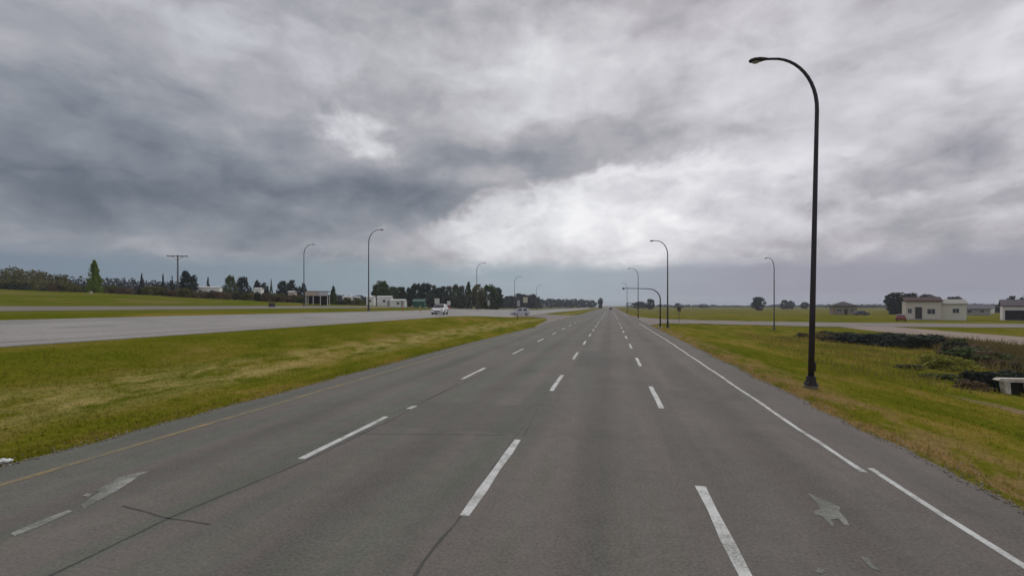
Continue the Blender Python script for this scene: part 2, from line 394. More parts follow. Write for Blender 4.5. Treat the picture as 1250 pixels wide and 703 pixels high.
class MB:
    def __init__(s): s.v = []; s.f = []
    def quad_sheet(s, rows):
        """rows of points joined to a sheet"""
        o = len(s.v); n = len(rows[0])
        for r in rows: s.v += [tuple(p) for p in r]
        for i in range(len(rows) - 1):
            for j in range(n - 1):
                a = o + i * n + j; s.f.append((a, a + 1, a + n + 1, a + n))
        return s
    def box(s, c, d, rz=0.0, taper=1.0):
        o = len(s.v); cx, cy, cz = c; hx, hy, hz = d[0] / 2, d[1] / 2, d[2] / 2
        ca, sa = math.cos(rz), math.sin(rz)
        for k in (-1, 1):
            t = taper if k > 0 else 1
            for (i, j) in ((-1, -1), (1, -1), (1, 1), (-1, 1)):
                x, y = i * hx * t, j * hy * t
                s.v.append((cx + x * ca - y * sa, cy + x * sa + y * ca, cz + k * hz))
        s.f += [tuple(o + q for q in f) for f in ((3, 2, 1, 0), (4, 5, 6, 7), (0, 1, 5, 4), (1, 2, 6, 5), (2, 3, 7, 6), (3, 0, 4, 7))]
        return s
    def tube(s, pts, rad, n=10, caps=True):
        pts = [Vector(p) for p in pts]; o = len(s.v)
        rad = rad if isinstance(rad, (list, tuple)) else [rad] * len(pts)
        prev = None
        for i, p in enumerate(pts):
            t = (pts[min(i + 1, len(pts) - 1)] - pts[max(i - 1, 0)]).normalized()
            if prev is None:
                a = Vector((1, 0, 0)) if abs(t.x) < .9 else Vector((0, 1, 0)); u = t.cross(a).normalized()
            else: u = (prev - t * prev.dot(t)).normalized()
            prev = u; w = t.cross(u)
            for k in range(n):
                q = 2 * math.pi * k / n; s.v.append(tuple(p + (u * math.cos(q) + w * math.sin(q)) * rad[i]))
        for i in range(len(pts) - 1):
            for k in range(n):
                a = o + i * n + k; b = o + i * n + (k + 1) % n; s.f.append((a, b, b + n, a + n))
        if caps:
            s.f.append(tuple(o + k for k in reversed(range(n)))); e = o + (len(pts) - 1) * n; s.f.append(tuple(e + k for k in range(n)))
        return s
    def poly_prism(s, pts, y0, y1):
        """outline in x,z extruded from y0 to y1"""
        o = len(s.v); n = len(pts)
        s.v += [(x, y0, z) for x, z in pts] + [(x, y1, z) for x, z in pts]
        s.f.append(tuple(o + k for k in range(n))); s.f.append(tuple(o + n + k for k in reversed(range(n))))
        for k in range(n): s.f.append((o + k, o + n + k, o + n + (k + 1) % n, o + (k + 1) % n))
        return s
    def build(s, name, m, parent=None, smooth_=False, bevel=0.0, kind=None):
        me = bpy.data.meshes.new(name); me.from_pydata(s.v, [], s.f); me.update()
        if bevel or True:
            bm = bmesh.new(); bm.from_mesh(me); bmesh.ops.recalc_face_normals(bm, faces=bm.faces)
            if bevel: bmesh.ops.bevel(bm, geom=[e for e in bm.edges if len(e.link_faces) == 2 and e.calc_face_angle(0) > .5], offset=bevel, segments=2, affect='EDGES', profile=.5)
            bm.to_mesh(me); bm.free()
        if smooth_: me.shade_smooth()
        me.materials.append(m)
        o = bpy.data.objects.new(name, me); COL.objects.link(o)
        if parent: o.parent = parent
        if kind: o['kind'] = kind
        return o


def np_mesh(name, verts, faces, m, parent=None, kind=None, flat_up=False):
    me = bpy.data.meshes.new(name); me.from_pydata(verts.tolist(), [], faces.tolist()); me.update()
    me.materials.append(m); o = bpy.data.objects.new(name, me); COL.objects.link(o)
    if parent: o.parent = parent
    if kind: o['kind'] = kind
    return o


def thing(name, label, cat, loc=(0, 0, 0), rz=0.0, group=None):
    o = bpy.data.objects.new(name, None); COL.objects.link(o); o.empty_display_size = .3
    o.location = loc; o.rotation_euler = (0, 0, rz); o['label'] = label; o['category'] = cat
    if group: o['group'] = group
    return o


def tag(o, label, cat, group=None, kind=None):
    o['label'] = label; o['category'] = cat
    if group: o['group'] = group
    if kind: o['kind'] = kind
    return o


def copy_tree(src, parent=None):
    c = src.copy(); COL.objects.link(c)
    if parent: c.parent = parent
    for ch in [o for o in src.children]: copy_tree(ch, c)
    return c


# ------------------------------------------------------------------ ground and roads
def build_ground():
    X, Y = np.meshgrid(XG, YG); Z = terr(X, Y)
    v = np.stack([X.ravel(), Y.ravel(), Z.ravel()], 1)
    nx, ny = len(XG), len(YG)
    i, j = np.meshgrid(np.arange(nx - 1), np.arange(ny - 1)); a = (j * nx + i).ravel()
    f = np.stack([a, a + 1, a + nx + 1, a + nx], 1)
    o = np_mesh('ground', v, f, GROUND_M, kind='structure'); o.data.shade_smooth()


build_ground()


def wob(y, seed, amp):
    return amp * (math.sin(y * .9 + seed) * .5 + math.sin(y * 2.3 + seed * 1.7) * .3 + math.sin(y * 5.1 + seed * 3.1) * .2)


def strip(name, xl, xr, ylist, m, lift=.03, parent=None, kind=None, mid=(), skirt=True, amp=0.0):
    """sheet along y whose edges xl(y), xr(y) lie on the terrain"""
    rows = []
    for y in ylist:
        a, b = xl(y) + wob(y, 1.1, amp), xr(y) + wob(y, 4.7, amp)
        xs = sorted(set([a, b] + [q for q in mid if a < q < b]))
        if len(xs) != 2 + len(mid): xs = list(np.linspace(a, b, 2 + len(mid)))
        r = [(x, y, tz(x, y) + lift) for x in xs]
        if skirt: r = [(r[0][0] - .02, y, r[0][2] - .12)] + r + [(r[-1][0] + .02, y, r[-1][2] - .12)]
        rows.append(r)
    return MB().quad_sheet(rows).build(name, m, parent, kind=kind)


# our road: flat at z = 0
def left_edge(y): return -10.78 + .9 * float(smooth(y, 25, 80)) - 0.0
def right_edge(y): return 5.78


yr = sorted(set(list(np.arange(-30, 100, .5)) + list(YG[YG >= 100]) + [-60]))
rows = []
for y in yr:
    a, b = left_edge(y) + wob(y, 1.1, .10) + wob(y * 3.3, 2.0, .06), right_edge(y) + wob(y, 4.7, .14) + wob(y * 3.3, 5.0, .06)
    rows.append([(a - .03, y, -.12), (a, y, 0), (-5.7, y, 0.0), (-2, y, 0), (1.4, y, 0), (b, y, 0), (b + .03, y, -.12)])
road = MB().quad_sheet(rows).build('road', ROAD_M, kind='structure')

yo = [float(q) for q in YG if q >= -60]
opp = strip('opposing_road', lambda y: -33.0, lambda y: -20.0, yo, OPP_M, .035, kind='structure')
front = strip('frontage_road', lambda y: -56.0, lambda y: -44.0, yo, STREET_M, .035, kind='structure')
gravel = strip('gravel_road', lambda y: 36.5 + 0.0 * y, lambda y: 45.5, [float(q) for q in YG if q <= 92], GRAVEL_M, .035, kind='structure')


def cross(name, xs, y0, y1, m, lift):
    """street crossing at right angles; y0(x), y1(x) near and far edge"""
    rows = []
    for x in xs:
        ys = np.linspace(y0(x), y1(x), 15)
        rows.append([(x, float(y), tz(x, y) + lift) for y in ys])
    return MB().quad_sheet(rows).build(name, m, kind='structure')


XR = [5.6, 6, 7, 8, 9, 10, 11, 12.5, 14, 16, 18, 20, 24, 28, 33, 36.5, 40, 45.5, 50, 60, 80, 110, 160, 240]
cross('cross_street', XR, lambda x: np.interp(x, [5.6, 9, 14, 30, 36, 45, 240], [72, 84, 88, 88, 86, 89, 91]),
      lambda x: np.interp(x, [5.6, 9, 14, 45, 240], [132, 120, 112, 109, 105]), STREET_M, .055)
XL = [-44.2, -43, -42, -39, -36, -33.2]
XM = [-20.1, -19, -18, -17.5, -16, -15, -14, -13, -12, -11, -10.6, -10.2]
cross('median_crossing', XM, lambda x: np.interp(x, [-20.1, -17, -14, -12, -10.2], [98, 106, 103, 92, 64]),
      lambda x: np.interp(x, [-20.1, -18, -11.5, -10.2], [148, 138, 138, 150]), STREET_M, .065)
cross('side_street', XL, lambda x: np.interp(x, [-44.2, -42, -38, -33.2], [96, 102, 102, 94]), lambda x: np.interp(x, [-44.2, -42, -38, -33.2], [130, 122, 122, 130]), STREET_M, .065)

# markings: children of the road
def line(name, segs, w, m, parent, z=.004, step=1.0, amp=.012):
    mb = MB()
    for (x0, y0, x1, y1) in segs:
        n = max(2, int(abs(y1 - y0) / step) + 1)
        rows = []
        for k in range(n + 1):
            t = k / n; x = x0 + (x1 - x0) * t; y = y0 + (y1 - y0) * t; j = wob(y * 1.3 + x, x0, amp)
            ww = w * (1 + .12 * math.sin(y * 3.1 + x0))
            rows.append([(x - ww / 2 + j, y, z), (x + ww / 2 + j, y, z)])
        mb.quad_sheet(rows)
    return mb.build(name, m, parent)


line('lane_line', [(-5.73, 8.0 + 9.95 * k, -5.73, 11.5 + 9.95 * k) for k in range(0, 9)] + [(-5.55, 12.5, -5.53, 12.9)], .15, WHITE_M, road)
line('lane_line', [(-1.97, 6.3 + 9.8 * k, -1.97, 10.1 + 9.8 * k) for k in range(0, 9)] + [(-1.9, 100 + 6 * k, -1.9, 103 + 6 * k) for k in range(30)], .15, WHITE_M, road)
line('lane_line', [(1.42, 4.4 + 9.6 * k, 1.42, 8.1 + 9.6 * k) for k in range(0, 9)] + [(1.42, 100 + 6 * k, 1.42, 103 + 6 * k) for k in range(30)], .15, WHITE_M, road)
line('lane_line', [(-5.7, 145 + 9 * k, -5.7, 148 + 9 * k) for k in range(12)], .15, FADED_M, road)
line('edge_line', [(4.50, -2, 4.53, 9.6), (4.32, 9.35, 4.62, 40), (4.62, 40, 4.62, 80), (4.62, 134, 4.62, 500)], .10, WHITE_M, road, amp=.03)
line('edge_line', [(-9.68, -2, -9.62, 30), (-9.62, 30, -9.1, 62), (-9.1, 150, -9.1, 500)], .16, YELLOW_M, road, amp=.03)


def flat_poly(name, polys, m, parent, z=.0045):
    mb = MB()
    for p in polys:
        o = len(mb.v); mb.v += [(x, y, z) for x, y in p]; mb.f.append(tuple(range(o, o + len(p))))
    return mb.build(name, m, parent)


def gp(u, v): x, y, _ = at(u, v, 0.0); return (x, y)


# worn turn arrows, scuffed paint
A1 = [gp(188, 574), gp(172, 579), gp(160, 588), gp(140, 600), gp(118, 612), gp(103, 620), gp(98, 617), gp(112, 607), gp(122, 600), gp(116, 599), gp(128, 592), gp(145, 583), gp(165, 577)]
flat_poly('turn_arrow', [A1, [gp(88, 624), gp(70, 633), gp(42, 645), gp(18, 654), gp(12, 651), gp(40, 639), gp(66, 629), gp(84, 622)], [gp(112, 603), gp(108, 606), gp(101, 605), gp(106, 602)]], FADED_M, road)
A2 = [gp(985, 601), gp(998, 607), gp(1012, 613), gp(1026, 619), gp(1024, 624), gp(1032, 632), gp(1037, 641), gp(1031, 641), gp(1024, 633), gp(1014, 634), gp(1019, 642), gp(1014, 641), gp(1004, 630), gp(994, 628), gp(993, 624), gp(1002, 621), gp(996, 612)]
flat_poly('turn_arrow', [A2, [gp(1050, 679), gp(1060, 681), gp(1066, 690), gp(1076, 697), gp(1064, 694)], [gp(998, 693), gp(1006, 696), gp(1004, 700), gp(996, 698)]], WORN_M, road)


def crack(pts, w, seed):
    P = [Vector((*gp(u, v), 0)) for u, v in pts]; L = []
    for a, b in zip(P[:-1], P[1:]):
        n = max(2, int((b - a).length / .25))
        for k in range(n): L.append(a.lerp(b, k / n))
    L.append(P[-1]); rs = random.Random(seed); rows = []
    for i, p in enumerate(L):
        t = (L[min(i + 1, len(L) - 1)] - L[max(i - 1, 0)]).normalized(); nrm = Vector((-t.y, t.x, 0))
        c = p + nrm * rs.uniform(-.012, .012); ww = w * rs.uniform(.5, 1.2)
        rows.append([tuple(c + nrm * ww / 2 + Vector((0, 0, .0025))), tuple(c - nrm * ww / 2 + Vector((0, 0, .0025)))])
    return rows


mb = MB()
for k, (pts, w) in enumerate([([(60, 703), (215, 628), (372, 563), (478, 512), (560, 468)], .05), ([(505, 703), (530, 668), (563, 630)], .05), ([(566, 622), (625, 538), (640, 520)], .03),
                              ([(150, 617), (180, 625), (205, 632), (255, 640)], .04), ([(400, 528), (470, 530), (560, 530), (618, 531)], .03), ([(640, 532), (648, 516), (655, 500)], .025),
                              ([(480, 505), (560, 470), (620, 440)], .035)]):
    mb.quad_sheet(crack(pts, w, k))
mb.build('crack_seal', TAR_M, road)

PATCH_M = make_asphalt('repair_asphalt', (.108, .114, .096), (.116, .106, .096), .5)
pp_ = MB()
for (x0_, x1_, y0_, y1_) in ((-5.45, -2.1, 10.6, 13.6), (-1.75, -.2, 23.0, 31.0), (2.0, 4.1, 15.5, 17.0)):
    ys_ = np.linspace(y0_, y1_, 12)
    pp_.quad_sheet([[(x0_ + wob(q, 2.2, .07), q, .0012), (x1_ + wob(q, 6.1, .07), q, .0012)] for q in ys_])
pp_.build('asphalt_patch', PATCH_M, road)

# opposing road edge lines
def opp_line(x, y0, y1, m, w=.14, dash=None):
    mb = MB(); ys = [q for q in YG if y0 <= q <= y1]
    if dash:
        y = y0
        while y < y1:
            mb.quad_sheet([[(x - w / 2, q, tz(x, q) + .041), (x + w / 2, q, tz(x, q) + .041)] for q in (y, y + 1.5, y + 3)]); y += dash
    else: mb.quad_sheet([[(x - w / 2, q, tz(x, q) + .041), (x + w / 2, q, tz(x, q) + .041)] for q in ys])
    return mb.build('edge_line' if not dash else 'lane_line', m, opp)


opp_line(-21.2, 0, 96, YELLOW_M); opp_line(-31.4, 0, 300, FADED_M); opp_line(-26.5, 0, 140, FADED_M, dash=9)


# ------------------------------------------------------------------ street lamps
def make_lamp(m=POLE_M):
    r = thing('street_lamp', 'x', 'street lamp')
    MB().tube([(0, 0, -.1), (0, 0, .08)], .235, 20).build('footing', mat('dirty_concrete', (.16, .145, .115), .95, .25, 8), r, bevel=.015)
    p = [(0, 0, .14), (0, 0, 3), (0, 0, 6), (0, 0, 9.7)]
    rad = [.104, .092, .079, .066]
    for k in range(1, 13):
        a = math.pi / 2 * k / 12; p.append((-1.5 * (1 - math.cos(a)), 0, 9.7 + 1.9 * math.sin(a))); rad.append(.066 - .024 * k / 12)
    p.append((-1.75, 0, 11.61)); rad.append(.045)
    MB().tube(p, rad, 14).build('pole', m, r, True)
    b = MB().box((0, 0, .125), (.36, .36, .05))
    b.tube([(0, 0, .14), (0, 0, .42)], [.17, .15], 14).build('base_flange', m, r)
    for i in (-1, 1):
        for j in (-1, 1): MB().tube([(i * .145, j * .145, .12), (i * .145, j * .145, .23)], .02, 8).build('anchor_bolt', GALV_M, r)
    MB().box((0.09, -.0, .75), (.10, .13, .32)).build('hand_hole_cover', m, r, bevel=.015)
    # cobra head
    hd = MB(); st = [(-1.66, .05, .045, 11.61), (-1.78, .10, .06, 11.61), (-1.93, .15, .085, 11.60), (-2.12, .155, .09, 11.59), (-2.24, .11, .065, 11.585), (-2.29, .03, .03, 11.585)]
    rows = []
    for (x, wy, wz, z) in st:
        rows.append([(x, wy * math.cos(q), z + wz * math.sin(q) * (1 if math.sin(q) > 0 else .75)) for q in np.linspace(0, 2 * math.pi, 13)])
    hd.quad_sheet(rows).build('lamp_head', m, r, True)
    ln = MB(); ln.quad_sheet([[(-2.06 + .13 * math.cos(q) * s, .11 * math.sin(q) * s, 11.532 - .045 * math.sqrt(max(0, 1 - s * s))) for q in np.linspace(0, 2 * math.pi, 13)] for s in (1, .8, .5, .05)])
    ln.build('lens', LENS_M, r, True)
    return r


lamp0 = make_lamp(POLE_M)
lamp0.location = (7.02, 18.8, tz(7.02, 18.8)); lamp0.rotation_euler = (0, R(1.15), 0); lamp0.scale = (1, 1, 1.022)
lamp0['label'] = 'tall dark curved street lamp in front, nearest on the right verge'; lamp0['group'] = 'street lamps along the highway'
lampg = make_lamp(GREYPOLE_M)


def place_lamp(src, u, d, rz, label, first=False, s=1.0):
    o = src if first else copy_tree(src); x, y = at_depth(u, d)
    o.location = (x, y, tz(x, y) - .02); o.rotation_euler = (0, 0, rz); o.scale = (s, s, s)
    o['label'] = label; o['group'] = 'street lamps along the highway'; return o


PI = math.pi
place_lamp(lamp0, 815, 63.0, 0, 'dark street lamp beside the low curved mast arm at the crossing')
place_lamp(lamp0, 779, 110.0, 0, 'street lamp right of the road just past the crossing')
place_lamp(lamp0, 765.5, 185.0, 0, 'faint farthest street lamp on the right side of the road')
place_lamp(lampg, 450, 68.0, PI, 'grey street lamp with arm to the right, tallest across the opposing road', True)
place_lamp(lampg, 371, 90.0, PI, 'grey street lamp beside the white roofed stand on the frontage road')
place_lamp(lampg, 582, 118.0, PI, 'grey street lamp rising from the dense dark trees behind the white car')
place_lamp(lampg, 628, 166.0, PI, 'thin street lamp above the silver car and low dark trees')
place_lamp(lampg, 655, 222.0, PI, 'faintest street lamp on the far left side, right of the silver car')
place_lamp(lampg, 945, 76.0, R(-72), 'slim street lamp alone on the grass by the cross street')

# low curved mast arm
x, y = at_depth(806, 62.5)
r = thing('mast_arm_pole', 'low pole with a long arm curving over the road before the crossing', 'traffic pole', (x, y, tz(x, y)))
MB().box((0, 0, .05), (.6, .6, .14)).build('footing', CONC_M, r, bevel=.02)
p = [(0, 0, .1), (0, 0, 2), (0, 0, 3.7)]; rad = [.10, .09, .08]
for k in range(1, 11):
    a = PI / 2 * k / 10; p.append((-1.5 * (1 - math.cos(a)), 0, 3.7 + 1.45 * math.sin(a))); rad.append(.08 - .025 * k / 10)
p += [(-3, 0, 5.2), (-4.65, 0, 5.24)]; rad += [.05, .04]
MB().tube(p, rad, 12).build('pole', POLE_M, r, True)
MB().box((-4.72, 0, 5.2), (.26, .22, .24)).build('arm_end_fitting', POLE_M, r, bevel=.03)


# ------------------------------------------------------------------ trees
def crown_mesh(name, kind, n, seed, leaf=.05):
    """unit crown: height 1, radius about .5, many leaf faces in clumps through the volume"""
    g = np.random.default_rng(seed)
    if kind == 'round':
        nc = 70; th = g.uniform(0, 2 * PI, nc); h = g.uniform(.06, .95, nc); prof = np.sqrt(np.clip(1 - ((h - .52) / .50) ** 2, 0.02, 1)) * .42
        rr = prof * np.sqrt(g.uniform(.15, 1.1, nc)); cs = g.uniform(.08, .17, nc)
    elif kind == 'wide':
        nc = 80; th = g.uniform(0, 2 * PI, nc); h = g.uniform(.03, .92, nc); prof = np.clip(1 - (np.abs(h - .35) / .75) ** 2, .05, 1) * .45
        rr = prof * np.sqrt(g.uniform(.1, 1.1, nc)); cs = g.uniform(.08, .15, nc)
    elif kind == 'poplar':
        nc = 110; th = g.uniform(0, 2 * PI, nc); h = np.sort(g.uniform(.03, .98, nc)); prof = np.interp(h, [0, .12, .4, .75, 1], [.34, .46, .38, .20, .03])
        rr = prof * np.sqrt(g.uniform(0, 1, nc)); cs = np.interp(h, [0, .5, 1], [.11, .10, .05])
    elif kind == 'conifer':
        nc = 110; th = g.uniform(0, 2 * PI, nc); h = np.sort(g.uniform(.05, 1.0, nc)); prof = np.interp(h, [0, .1, .5, 1], [.40, .48, .28, .01])
        rr = prof * np.sqrt(g.uniform(.2, 1, nc)); cs = np.interp(h, [0, 1], [.08, .02])
    elif kind == 'shrub':
        nc = 44; th = g.uniform(0, 2 * PI, nc); h = g.uniform(.05, .85, nc); prof = np.interp(h, [0, .3, .7, 1], [.5, .5, .36, .1])
        rr = prof * np.sqrt(g.uniform(0, 1, nc)); cs = g.uniform(.10, .2, nc)
    cen = np.stack([rr * np.cos(th), rr * np.sin(th), h], 1)
    k = g.integers(0, nc, n); d = g.normal(size=(n, 3)); d /= np.linalg.norm(d, axis=1)[:, None]
    d *= (cs[k] * g.uniform(.35, 1.0, n) ** .5)[:, None]; d[:, 2] *= .8
    c = cen[k] + d; c[:, 2] = np.clip(c[:, 2], .01, 1.02)
    a = g.normal(size=(n, 3)); a /= np.linalg.norm(a, axis=1)[:, None]
    b = np.cross(a, g.normal(size=(n, 3))); b /= np.linalg.norm(b, axis=1)[:, None]
    s = (leaf * g.uniform(.5, 1.15, n))[:, None]
    v = np.stack([c - a * s, c + b * s * .55, c + a * s, c - b * s * .55], 1).reshape(-1, 3)
    f = np.arange(n * 4).reshape(n, 4)
    me = bpy.data.meshes.new(name); me.from_pydata(v.tolist(), [], f.tolist()); me.update(); return me


def trunk_mesh(kind):
    mb = MB(); g = random.Random(3)
    top = .9 if kind in ('conifer', 'poplar') else .55
    mb.tube([(0, 0, -.02), (.006, .004, .2), (-.006, .01, top * .6), (.0, 0, top)], [.030, .022, .014, .005], 8)
    for i in range(9):
        h = g.uniform(.16, top * .9); a = i * 2.4; L = .30 if kind not in ('conifer', 'poplar') else .2
        mb.tube([(0, 0, h), (math.cos(a) * L * .5, math.sin(a) * L * .5, h + .12), (math.cos(a) * L, math.sin(a) * L, h + .26)], [.010, .006, .002], 5)
    o = mb.build('trunk', BARK_M); me = o.data; bpy.data.objects.remove(o); return me


CROWN = {}
for kd, n, lf in (('round', 4200, .050), ('wide', 4600, .045), ('poplar', 4200, .042), ('conifer', 3600, .042), ('shrub', 1500, .065)):
    for sd in (1, 2, 3): CROWN[(kd, sd)] = crown_mesh('crown', kd, n, sd * 11 + len(kd), lf)
TRUNK = {k: trunk_mesh(k) for k in ('round', 'wide', 'poplar', 'conifer', 'shrub')}
CROWN_M = {}
TCOUNT = 0


def plant(kind, leafm, x, y, h, w, name, label, cat, group=None, z=None, dpth=None):
    global TCOUNT; TCOUNT += 1
    key = (kind, TCOUNT % 3 + 1, leafm)
    if key not in CROWN_M:
        me = CROWN[(kind, key[1])].copy(); me.materials.append(LEAF[leafm]); CROWN_M[key] = me
    t = thing(name, label, cat, (x, y, (tz(x, y) if z is None else z) - .05), TCOUNT * 1.7 % 6.28, group)
    c = bpy.data.objects.new('crown' if kind != 'shrub' else 'foliage', CROWN_M[key]); COL.objects.link(c); c.parent = t; c.scale = (w, w, h)
    k = bpy.data.objects.new('trunk' if kind != 'shrub' else 'stem', TRUNK[kind]); COL.objects.link(k); k.parent = t; k.scale = (max(w, h * .35), max(w, h * .35), h)
    return t


def tree_px(u, vtop, wpx, d, kind, leafm, label, group=None, name='tree'):
    x, y = at_depth(u, d); zt = H + (HY - vtop) * d / F; zb = tz(x, y)
    return plant(kind, leafm, x, y, max(1.0, zt - zb), wpx * d / F * 1.1, name, label, 'tree' if kind != 'shrub' else 'bush', group)


for (u, v, w, d, kind, lm, label) in [
    (115, 318, 16, 88, 'poplar', 'poplar', 'bright green narrow poplar standing alone on the grassy bank'),
    (173, 334, 9, 175, 'conifer', 'navy', 'small pointed dark conifer, leftmost of three before the power pole'),
    (199, 335, 9, 180, 'conifer', 'navy', 'small pointed dark conifer, middle one of three before the power pole'),
    (210, 337, 8, 185, 'conifer', 'navy', 'small pointed dark conifer just left of the power pole'),
    (230, 331, 18, 165, 'round', 'navy', 'compact near-black tree just right of the power pole'),
    (254, 339, 10, 200, 'conifer', 'navy', 'dark pointed conifer above the long white mobile home'),
    (281, 336, 15, 185, 'wide', 'green', 'grey green bushy tree right of the long white mobile home'),
    (297, 338, 15, 200, 'round', 'navy', 'rounded dark tree standing highest beside a grey green one'),
    (314, 342, 10, 205, 'wide', 'navy', 'small dark tree above the small white cabin'),
    (323, 346, 9, 210, 'round', 'dark', 'low dark tree right of the small white cabin'),
    (331, 341, 6, 205, 'conifer', 'green', 'thin pale conifer between the cabins on the left'),
    (345, 344, 13, 215, 'round', 'navy', 'broad dark tree left of the lamp by the white roofed stand'),
    (357, 343, 13, 212, 'round', 'dark', 'broad dark tree, middle of three near the frontage lamp'),
    (369, 346, 10, 214, 'round', 'navy', 'dark tree directly behind the frontage road lamp'),
    (407, 349, 10, 125, 'poplar', 'green', 'small fresh green tree right of the white roofed stand'),
    (466, 344, 22, 175, 'round', 'green', 'large round mid green tree right of the tallest left lamp'),
    (480, 350, 15, 185, 'round', 'green', 'small round tree hugging the large mid green one'),
    (490, 351, 16, 190, 'round', 'dark', 'low dark tree above the row of white trailers'),
    (501, 351, 16, 195, 'wide', 'dark', 'low dark tree just left of the flat topped dark tree'),
    (509, 345, 18, 205, 'wide', 'dark', 'left half of the flat topped dark trees above the green shed'),
    (519, 345, 18, 210, 'wide', 'navy', 'right half of the flat topped dark trees above the green shed'),
    (529, 349, 12, 215, 'round', 'pale', 'pale greyish tree right of the flat topped dark trees'),
    (539, 349, 18, 212, 'wide', 'dark', 'dark round tree straight above the white car'),
    (548, 350, 11, 225, 'round', 'pale', 'pale bushy tree right above the white and red sign'),
    (556, 347, 12, 222, 'wide', 'green', 'wide green tree between two pale trees in the belt'),
    (563, 349, 11, 226, 'round', 'pale', 'pale bushy tree left of the tallest one in the belt'),
    (572, 344, 13, 222, 'poplar', 'green', 'tallest tree in the belt, narrow, left of the thin lamp'),
    (584, 348, 15, 200, 'round', 'olive', 'olive tree under the thin lamp in the belt'),
    (597, 347, 22, 205, 'wide', 'green', 'broad dark tree right of the thin lamp in the belt'),
    (607, 352, 13, 210, 'round', 'dark', 'rightmost low tree ending the dense dark belt'),
    (622, 361, 22, 380, 'wide', 'navy', 'low dark distant tree left of the silver car\'s lamp'),
    (636, 358, 22, 390, 'wide', 'navy', 'wide low dark distant tree behind the silver car'),
    (650, 359, 20, 400, 'wide', 'navy', 'wide low dark distant tree above the white square sign'),
    (733, 364, 6, 480, 'round', 'navy', 'single dark tree left of where the road meets the horizon'),
    (794, 365, 10, 430, 'round', 'navy', 'dark distant tree just left of the dark lamp by the mast arm'),
    (781, 368, 16, 520, 'wide', 'navy', 'low dark distant thicket behind the mast arm'),
    (828, 370, 11, 620, 'wide', 'navy', 'tiny dark tree far right of the mast arm on the horizon'),
    (859, 371, 12, 650, 'wide', 'navy', 'tiny low dark tree midway between the mast arm and slim lamp'),
    (926, 363, 15, 330, 'round', 'navy', 'square looking dark tree left of the slim lamp'),
    (958, 366, 10, 430, 'wide', 'dark', 'small grey tree right of the slim lamp'),
    (966, 367, 7, 440, 'round', 'dark', 'smallest grey tree, second right of the slim lamp'),
    (982, 369, 10, 450, 'round', 'navy', 'small dark tree touching the near lamp pole'),
    (1095, 358, 26, 190, 'round', 'navy', 'big near-black tree left of the white house'),
    (1110, 358, 20, 200, 'round', 'navy', 'near-black tree half behind the left end of the white house'),
    (1132, 359, 22, 205, 'wide', 'navy', 'dark tree showing above the white house roof'),
    (1163, 362, 25, 215, 'wide', 'navy', 'low dark tree right of the white house'),
    (1209, 371, 14, 240, 'wide', 'dark', 'small dark tree beside the pale far cottage'),
    (1222, 375, 13, 230, 'wide', 'dark', 'lowest dark tree just left of the open garage'),
    (1236, 362, 12, 150, 'round', 'navy', 'dark tree rising behind the open garage'),
    (1253, 360, 14, 155, 'round', 'navy', 'dark tree cut by the right edge of the view'),
]:
    tree_px(u, v, w, d, kind, lm, label)


def wood(name, label, spec, leafm, seed, leaf=.5, per=150, cat='wood'):
    """far wood read as one mass: spec rows are (u0, u1, vtop0, vtop1, depth, step_px)"""
    g = np.random.default_rng(seed); C = []; S = []
    for (u0, u1, v0, v1, d, step) in spec:
        for u in np.arange(u0, u1, step):
            t = (u - u0) / max(1, u1 - u0); dd = d * g.uniform(.95, 1.08); x, y = at_depth(u + g.uniform(-1, 1) * step * .4, dd)
            zb = tz(x, y); zt = H + (HY - (v0 + (v1 - v0) * t) + g.uniform(-1.5, 1.5) * 1.0) * dd / F; hh = max(.8, zt - zb); ww = step * d / F * 1.1
            n = per; k = g.normal(size=(n, 3)); k /= np.linalg.norm(k, axis=1)[:, None]; k *= g.uniform(.5, 1, (n, 1)) ** .6
            c = np.array([x, y, zb + hh * .5]) + k * np.array([ww, ww, hh * .5]); C.append(c); S.append(np.full(n, leaf * d / 200))
    c = np.concatenate(C); s = np.concatenate(S); n = len(c)
    a = g.normal(size=(n, 3)); a /= np.linalg.norm(a, axis=1)[:, None]; b = np.cross(a, g.normal(size=(n, 3))); b /= np.linalg.norm(b, axis=1)[:, None]
    s = (s * g.uniform(.5, 1.2, n))[:, None]
    v = np.stack([c - a * s, c + b * s * .6, c + a * s, c - b * s * .6], 1).reshape(-1, 3)
    o = np_mesh(name, v, np.arange(4 * n).reshape(n, 4), LEAF[leafm], kind='stuff'); return tag(o, label, cat)


wood('woodland', 'dense brown green wood on the bank at the left edge', [(-60, 30, 328, 326, 150, 7), (30, 80, 327, 336, 155, 7), (-60, 84, 340, 343, 140, 6)], 'olive', 5, .5, 460)
wood('thicket', 'dark low thicket along the foot of the left wood', [(-60, 32, 344, 345, 112, 5)], 'dark', 6, .45, 200)
wood('undergrowth', 'dark undergrowth closing the foot of the dense tree belt', [(458, 612, 356, 357, 208, 4.5), (612, 660, 365, 365, 380, 5)], 'dark', 12, .5, 130, 'undergrowth')
wood('forest', 'long low blue dark forest on the left horizon', [(70, 240, 336, 344, 330, 6), (240, 450, 350, 362, 380, 6), (-80, 70, 330, 333, 300, 8), (70, 240, 344, 350, 250, 5), (240, 450, 355, 364, 300, 5)], 'navy', 8, .6, 230)
wood('treeline', 'thin dark far treeline left of the road end', [(600, 725, 364, 366, 560, 6), (670, 728, 365, 366, 620, 5)], 'navy', 9, .5, 110)
wood('hedgerow', 'thin dark far treeline on the right horizon', [(770, 800, 370, 371, 700, 5), (800, 1010, 373, 373, 900, 5), (1010, 1110, 372, 372, 600, 5), (1150, 1300, 372, 372, 420, 5)], 'navy', 10, .45, 70)

